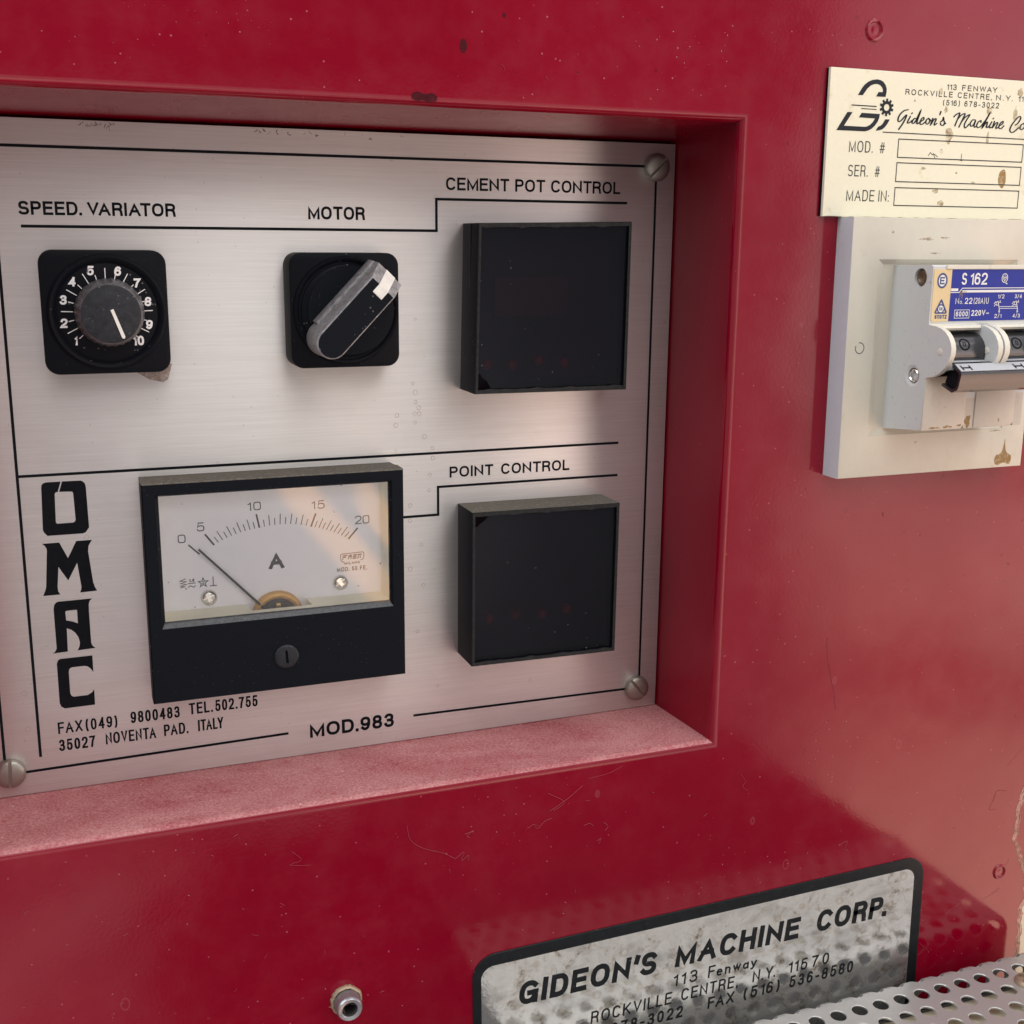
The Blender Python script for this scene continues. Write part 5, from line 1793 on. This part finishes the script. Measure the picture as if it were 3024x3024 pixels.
def sign_small(b):
    text(b, '113', 264.2, 277.4, -356.9, -350.4, YG, .85, shear=.06, slope=.010, gap=.5)
    text(b, 'Fenway', 283.6, 311.5, -356.7, -350.2, YG, .85, shear=.06, slope=.010, gap=.28)
    text(b, 'ROCKVILLE', 219.9, 263.5, -366.5, -360.0, YG, .85, shear=.06, slope=.010, gap=.28)
    text(b, 'CENTRE,', 268.8, 301.2, -365.9, -359.4, YG, .85, shear=.06, slope=.010, gap=.28)
    text(b, 'N.Y.', 309.7, 323.0, -365.2, -358.7, YG, .85, shear=.06, slope=.010, gap=.3)
    text(b, '11570', 331.0, 355.4, -365.0, -358.5, YG, .90, shear=.06, slope=.010, gap=.42)
    text(b, '(516) 678-3022', 208.0, 270.0, -375.6, -369.2, YG, 1.0, shear=.06, slope=.010, gap=.34, space=.4)
    text(b, 'FAX', 284.2, 299.2, -374.2, -367.8, YG, 1.0, shear=.06, slope=.010, gap=.28)
    text(b, '(516)', 304.9, 326.0, -373.9, -367.4, YG, 1.0, shear=.06, slope=.010, gap=.34)
    text(b, '536-8580', 332.0, 371.0, -373.6, -367.0, YG, 1.0, shear=.06, slope=.010, gap=.34)


lettering(sg, 'sign_black', 'lettering', 'small address and telephone lines', sign_small)

# ================================================================== perforated guard
gd = thing('perforated_guard', 'galvanised perforated steel guard folded along its back edge below the silver sign', 'guard', (285, -12, -400))
GZ, TH, HR = -376.0, 1.3, 4.25
GX0, GX1 = 185.0, 487.0
PX, PYR = 12.8, 12.75
RBEND = 5.0
YB0 = -13.0          # row 0 sits on the bend


def fold(x, s, dn):
    """sheet coordinate s runs from the wall outwards (s = 0 at the middle of the bend); dn is depth below the outer skin"""
    half = RBEND * PI / 4
    r = RBEND - dn
    yc, zc = -12.2 - RBEND, GZ - RBEND
    if s > half:
        return (x, yc - (s - half), GZ - dn)
    if s < -half:
        return (x, yc + r, zc + (s + half))
    a = PI / 4 - s / RBEND * 1.0
    a = math.radians(45) - s / half * math.radians(45)
    return (x, yc + r * math.sin(a), zc + r * math.cos(a))


bm = bmesh.new()
SEG = 24
for row in range(-2, 9):
    s0 = row * PYR
    off = 0.0 if row % 2 == 0 else PX / 2
    n = int((GX1 - GX0) / PX) + 1
    for c in range(-1, n + 1):
        cx = 389.2 + off + (c - int((389.2 - GX0) / PX)) * PX
        xa, xb = max(GX0, cx - PX / 2), min(GX1, cx + PX / 2)
        if xb - xa < 1:
            continue
        hole = cx - HR > GX0 + 1.0 and cx + HR < GX1 - 1.0
        sa, sb = s0 - PYR / 2, s0 + PYR / 2
        if row == -2:
            sa = s0 - 2.0
            hole = False
        sq_pts = []
        for k in range(SEG):
            a = 2 * PI * k / SEG
            ca, sn = math.cos(a), math.sin(a)
            m = max(abs(ca), abs(sn))
            ux, us = ca / m, sn / m
            px_ = xa + (ux + 1) / 2 * (xb - xa)
            ps_ = sa + (us + 1) / 2 * (sb - sa)
            sq_pts.append((px_, ps_))
        if hole:
            hp_ = [(cx + HR * math.cos(2 * PI * k / SEG), s0 + HR * math.sin(2 * PI * k / SEG)) for k in range(SEG)]
            md_ = [((a[0] + b[0]) / 2, (a[1] + b[1]) / 2) for a, b in zip(hp_, sq_pts)]
            lay = {}
            for dn in (0.0, TH):
                lay[dn] = [[bm.verts.new(fold(q[0], q[1], dn)) for q in r_] for r_ in (hp_, md_, sq_pts)]
                for a, b in zip(lay[dn], lay[dn][1:]):
                    for k in range(SEG):
                        j = (k + 1) % SEG
                        bm.faces.new((a[k], a[j], b[j], b[k]) if dn == 0 else (a[j], a[k], b[k], b[j]))
            t_, u_ = lay[0.0][0], lay[TH][0]
            v_ = [bm.verts.new(fold(cx + (HR - .35) * math.cos(2 * PI * k / SEG), s0 + (HR - .35) * math.sin(2 * PI * k / SEG), .35)) for k in range(SEG)]
            for k in range(SEG):
                j = (k + 1) % SEG
                bm.faces.new((t_[j], t_[k], v_[k], v_[j]))
                bm.faces.new((v_[j], v_[k], u_[k], u_[j]))
        else:
            for dn in (0.0, TH):
                m4 = 6
                grid = [[bm.verts.new(fold(xa + (xb - xa) * u, sa + (sb - sa) * v / m4, dn)) for u in (0, 1)] for v in range(m4 + 1)]
                for v in range(m4):
                    q = (grid[v][0], grid[v][1], grid[v + 1][1], grid[v + 1][0])
                    bm.faces.new(q if dn == 0 else q[::-1])
# closing strip along both ends
for xe in (GX0, GX1):
    prev = None
    for k in range(60):
        s = -2 * PYR - 2 + k * (10.5 * PYR + 2) / 59
        pr_ = (bm.verts.new(fold(xe, s, 0)), bm.verts.new(fold(xe, s, TH)))
        if prev:
            bm.faces.new((prev[0], pr_[0], pr_[1], prev[1]))
        prev = pr_
bmesh.ops.remove_doubles(bm, verts=bm.verts, dist=1e-4)
finish(bm, 'perforated_sheet', 'guard', gd, smooth=40, recalc=False)
bm = bmesh.new()
box(bm, GX0 + 4, GX1 - 4, -119, -33.0, GZ - 7.5, GZ - 5.5)
finish(bm, 'backing_strip', 'primer', gd)
bm = bmesh.new()
box(bm, GX0 + 1, GX1 - 1, -345, -120.5, GZ - 3, GZ - 1, bevel=.4)
finish(bm, 'unseen_dark_sheet', 'dark_steel', gd)  # dark sheet added out of view for the paint to mirror
bm = bmesh.new()
box(bm, GX0 + 2, GX1 - 2, -338, -1.0, GZ - 42, GZ - 40)
box(bm, GX0 + 2, GX0 + 4, -338, -14.5, GZ - 40.1, GZ - 8)
box(bm, GX1 - 4, GX1 - 2, -338, -14.5, GZ - 40.1, GZ - 8)
finish(bm, 'unseen_light_block', 'sign_black', gd)  # unseen box added to stop light coming up through the holes
# screw at the right end of the guard
b = cross_head(0, 0, 6.6, 0, -3.2, 30)
bmesh.ops.rotate(b, verts=b.verts, cent=(0, 0, 0), matrix=Matrix.Rotation(math.radians(90), 3, 'X') @ Matrix.Rotation(math.radians(180), 3, 'Y'))
zs_ = [v.co.z for v in b.verts]
if abs(min(zs_)) > abs(max(zs_)):
    bmesh.ops.rotate(b, verts=b.verts, cent=(0, 0, 0), matrix=Matrix.Rotation(PI, 3, 'X'))
bmesh.ops.translate(b, verts=b.verts, vec=(454.0, -37.5, GZ + .02))
finish(b, 'screw', 'rust', gd)

# ================================================================== stub of a tube below the recess
st = thing('tube_stub', 'short grimy metal tube stub sticking out of the lower red panel', 'tube stub', (100, 0, -321))
bm = bmesh.new()
lathe(bm, 101.6, -325.4, [(5.7, 1), (5.7, -6.2), (5.5, -7.2), (5.0, -7.8), (4.2, -7.7), (3.4, -7.3)], 48)
finish(bm, 'tube_wall', 'zinc', st)
bm = bmesh.new()
lathe(bm, 101.6, -325.4, [(3.4, -7.3), (2.7, -7.1), (2.5, -6.6), (2.4, -1), (0, -1)], 24, wob=lambda a, y: 1 + .10 * math.sin(3 * a + 1) + .06 * math.sin(5 * a))
finish(bm, 'bore', 'dark', st)
bm = bmesh.new()
random.seed(3)
jr = [random.uniform(.75, 1.35) for _ in range(48)]
lathe(bm, 101.6, -325.2, [(5.8, 0.1), (7.1, 0.0), (6.9, -1.0), (6.1, -1.6), (5.6, -1.2)], 48, wob=lambda a, y: 1 + (.10 * (jr[int(a / (2 * PI) * 48) % 48] - 1.0) * 1.6))
finish(bm, 'torn_collar', 'rust', st)

# ================================================================== lint and grit lying on the paint
random.seed(11)
lint = bmesh.new()


def hair(pts, y=-.14, w=.22):
    """a thin fibre as a three-sided tube over the paint"""
    p = smooth_path(pts, 6)
    prev = None
    for i, q in enumerate(p):
        a = Vector(p[max(0, i - 1)])
        c = Vector(p[min(len(p) - 1, i + 1)])
        d = (c - a)
        d = d.normalized() if d.length > 1e-6 else Vector((1, 0))
        n_ = Vector((-d.y, d.x)) * w * .5
        lift = y - .12 * abs(math.sin(i * .7))
        ring = [lint.verts.new((q[0] + n_.x, lift, q[1] + n_.y)), lint.verts.new((q[0], lift - w * .8, q[1])), lint.verts.new((q[0] - n_.x, lift, q[1] - n_.y))]
        if prev:
            for k in range(3):
                j = (k + 1) % 3
                lint.faces.new((prev[k], prev[j], ring[j], ring[k]))
        prev = ring


fixed = [
    [(130, -247), (131.5, -254), (137, -259), (146, -263), (152, -267)], [(152, -267), (156, -264.5), (155, -268.5), (158, -266.5), (158.2, -268.8)],
    [(156.5, -256), (160.5, -255), (157.6, -256.7), (158.8, -258.2)], [(196, -243), (204, -248.5), (199, -252)], [(186, -258.5), (189.5, -257), (191, -259.5), (194.5, -256.5), (198, -255.5)],
    [(197, -252), (206, -247), (213, -242)], [(216, -239), (226, -238), (233, -235.5)], [(214, -262), (217, -261.5), (219, -263)], [(224, -262), (226.5, -264.5), (225, -266.5)],
    [(221, -271), (223, -270), (222, -272.5)], [(80, -250), (84, -254.5), (79, -256), (88, -257.8)], [(297, -250), (299.5, -254), (298, -256.5), (301, -259)], [(335, -262), (337, -258.5), (339.5, -261)],
    [(358, -298), (362, -297), (361, -300.5), (363, -303)], [(398, -312), (401.5, -311.2), (400.8, -315.5), (402.5, -320)], [(396.5, -316.5), (400.5, -315.5)],
    [(404, -318), (406.5, -316.2)], [(455, -291), (457, -285.5), (463.5, -286.0)], [(455, -291), (453, -295), (457.5, -296)], [(383, -297), (389, -299.5), (396, -300)], [(466, -334), (469.5, -330), (470.6, -327.6)],
    [(462, -272), (468, -266), (473, -262)], [(341, -186), (342.5, -198), (347, -214), (349, -224)], [(335, -237), (342, -232), (347, -228)], [(430, -352), (437, -349), (443, -345)], [(395, -372), (401, -367), (398, -362), (404, -369)],
    [(411, -375), (417, -371), (414, -366), (421, -373)], [(455, -349), (461, -347), (466, -344)], [(330, -240), (333, -243), (331, -246)]]
for f_ in fixed:
    hair(f_, w=random.uniform(.08, .18))
for _ in range(90):
    while True:
        x, z = random.uniform(-30, 470), random.uniform(-420, 120)
        if not (-50 < x < 290 and -236 < z < 56) and not (318 < x < 442 and -110 < z < 76) and not (155 < x < 415 and z < -312):
            break
    L = random.uniform(.8, 2.6)
    a = random.uniform(0, PI)
    hair([(x, z), (x + L * .5 * math.cos(a) + random.uniform(-.4, .4), z + L * .5 * math.sin(a) + random.uniform(-.4, .4)), (x + L * math.cos(a), z + L * math.sin(a))], w=random.uniform(.08, .18))
lo2 = finish(lint, 'lint', 'lint', None, smooth=0)
tag(lo2, 'pale lint fibres and threads stuck to the red paint', 'lint', kind='stuff')
gr = bmesh.new()
CL = [(random.uniform(-30, 480), random.choice((random.uniform(55, 110), random.uniform(-400, -240)))) for _ in range(16)]
for _ in range(430):
    while True:
        if random.random() < .6:
            c_ = random.choice(CL)
            x, z = random.gauss(c_[0], 16), random.gauss(c_[1], 12)
        else:
            x, z = random.uniform(-40, 500), random.uniform(-420, 130)
        if not (-50 < x < 290 and -236 < z < 56) and not (318 < x < 442 and -110 < z < 76) and not (155 < x < 415 and z < -312):
            break
    r = random.choice((.06, .07, .08, .08, .10, .12, .20))
    b2 = bmesh.new()
    bmesh.ops.create_icosphere(b2, subdivisions=1, radius=r)
    for v in b2.verts:
        v.co = Vector((v.co.x * random.uniform(.7, 1.5), v.co.y * .6, v.co.z * random.uniform(.7, 1.5)))
    bmesh.ops.translate(b2, verts=b2.verts, vec=(x, -.05, z))
    merge(gr, b2)
for _ in range(160):
    x, y = random.uniform(-40, 276), random.uniform(5, 53)
    r = random.choice((.12, .15, .2, .28, .4))
    b2 = bmesh.new()
    bmesh.ops.create_icosphere(b2, subdivisions=1, radius=r)
    bmesh.ops.translate(b2, verts=b2.verts, vec=(x, y, OZ0 - 2.4 * (y - RB) / (PY + 8 - RB) + r * .5))
    merge(gr, b2)
lo3 = finish(gr, 'grit', 'grit', None, smooth=0)
tag(lo3, 'pale grit and dust grains on the red paint and recess floor', 'grit', kind='stuff')
bpy.context.view_layer.update()
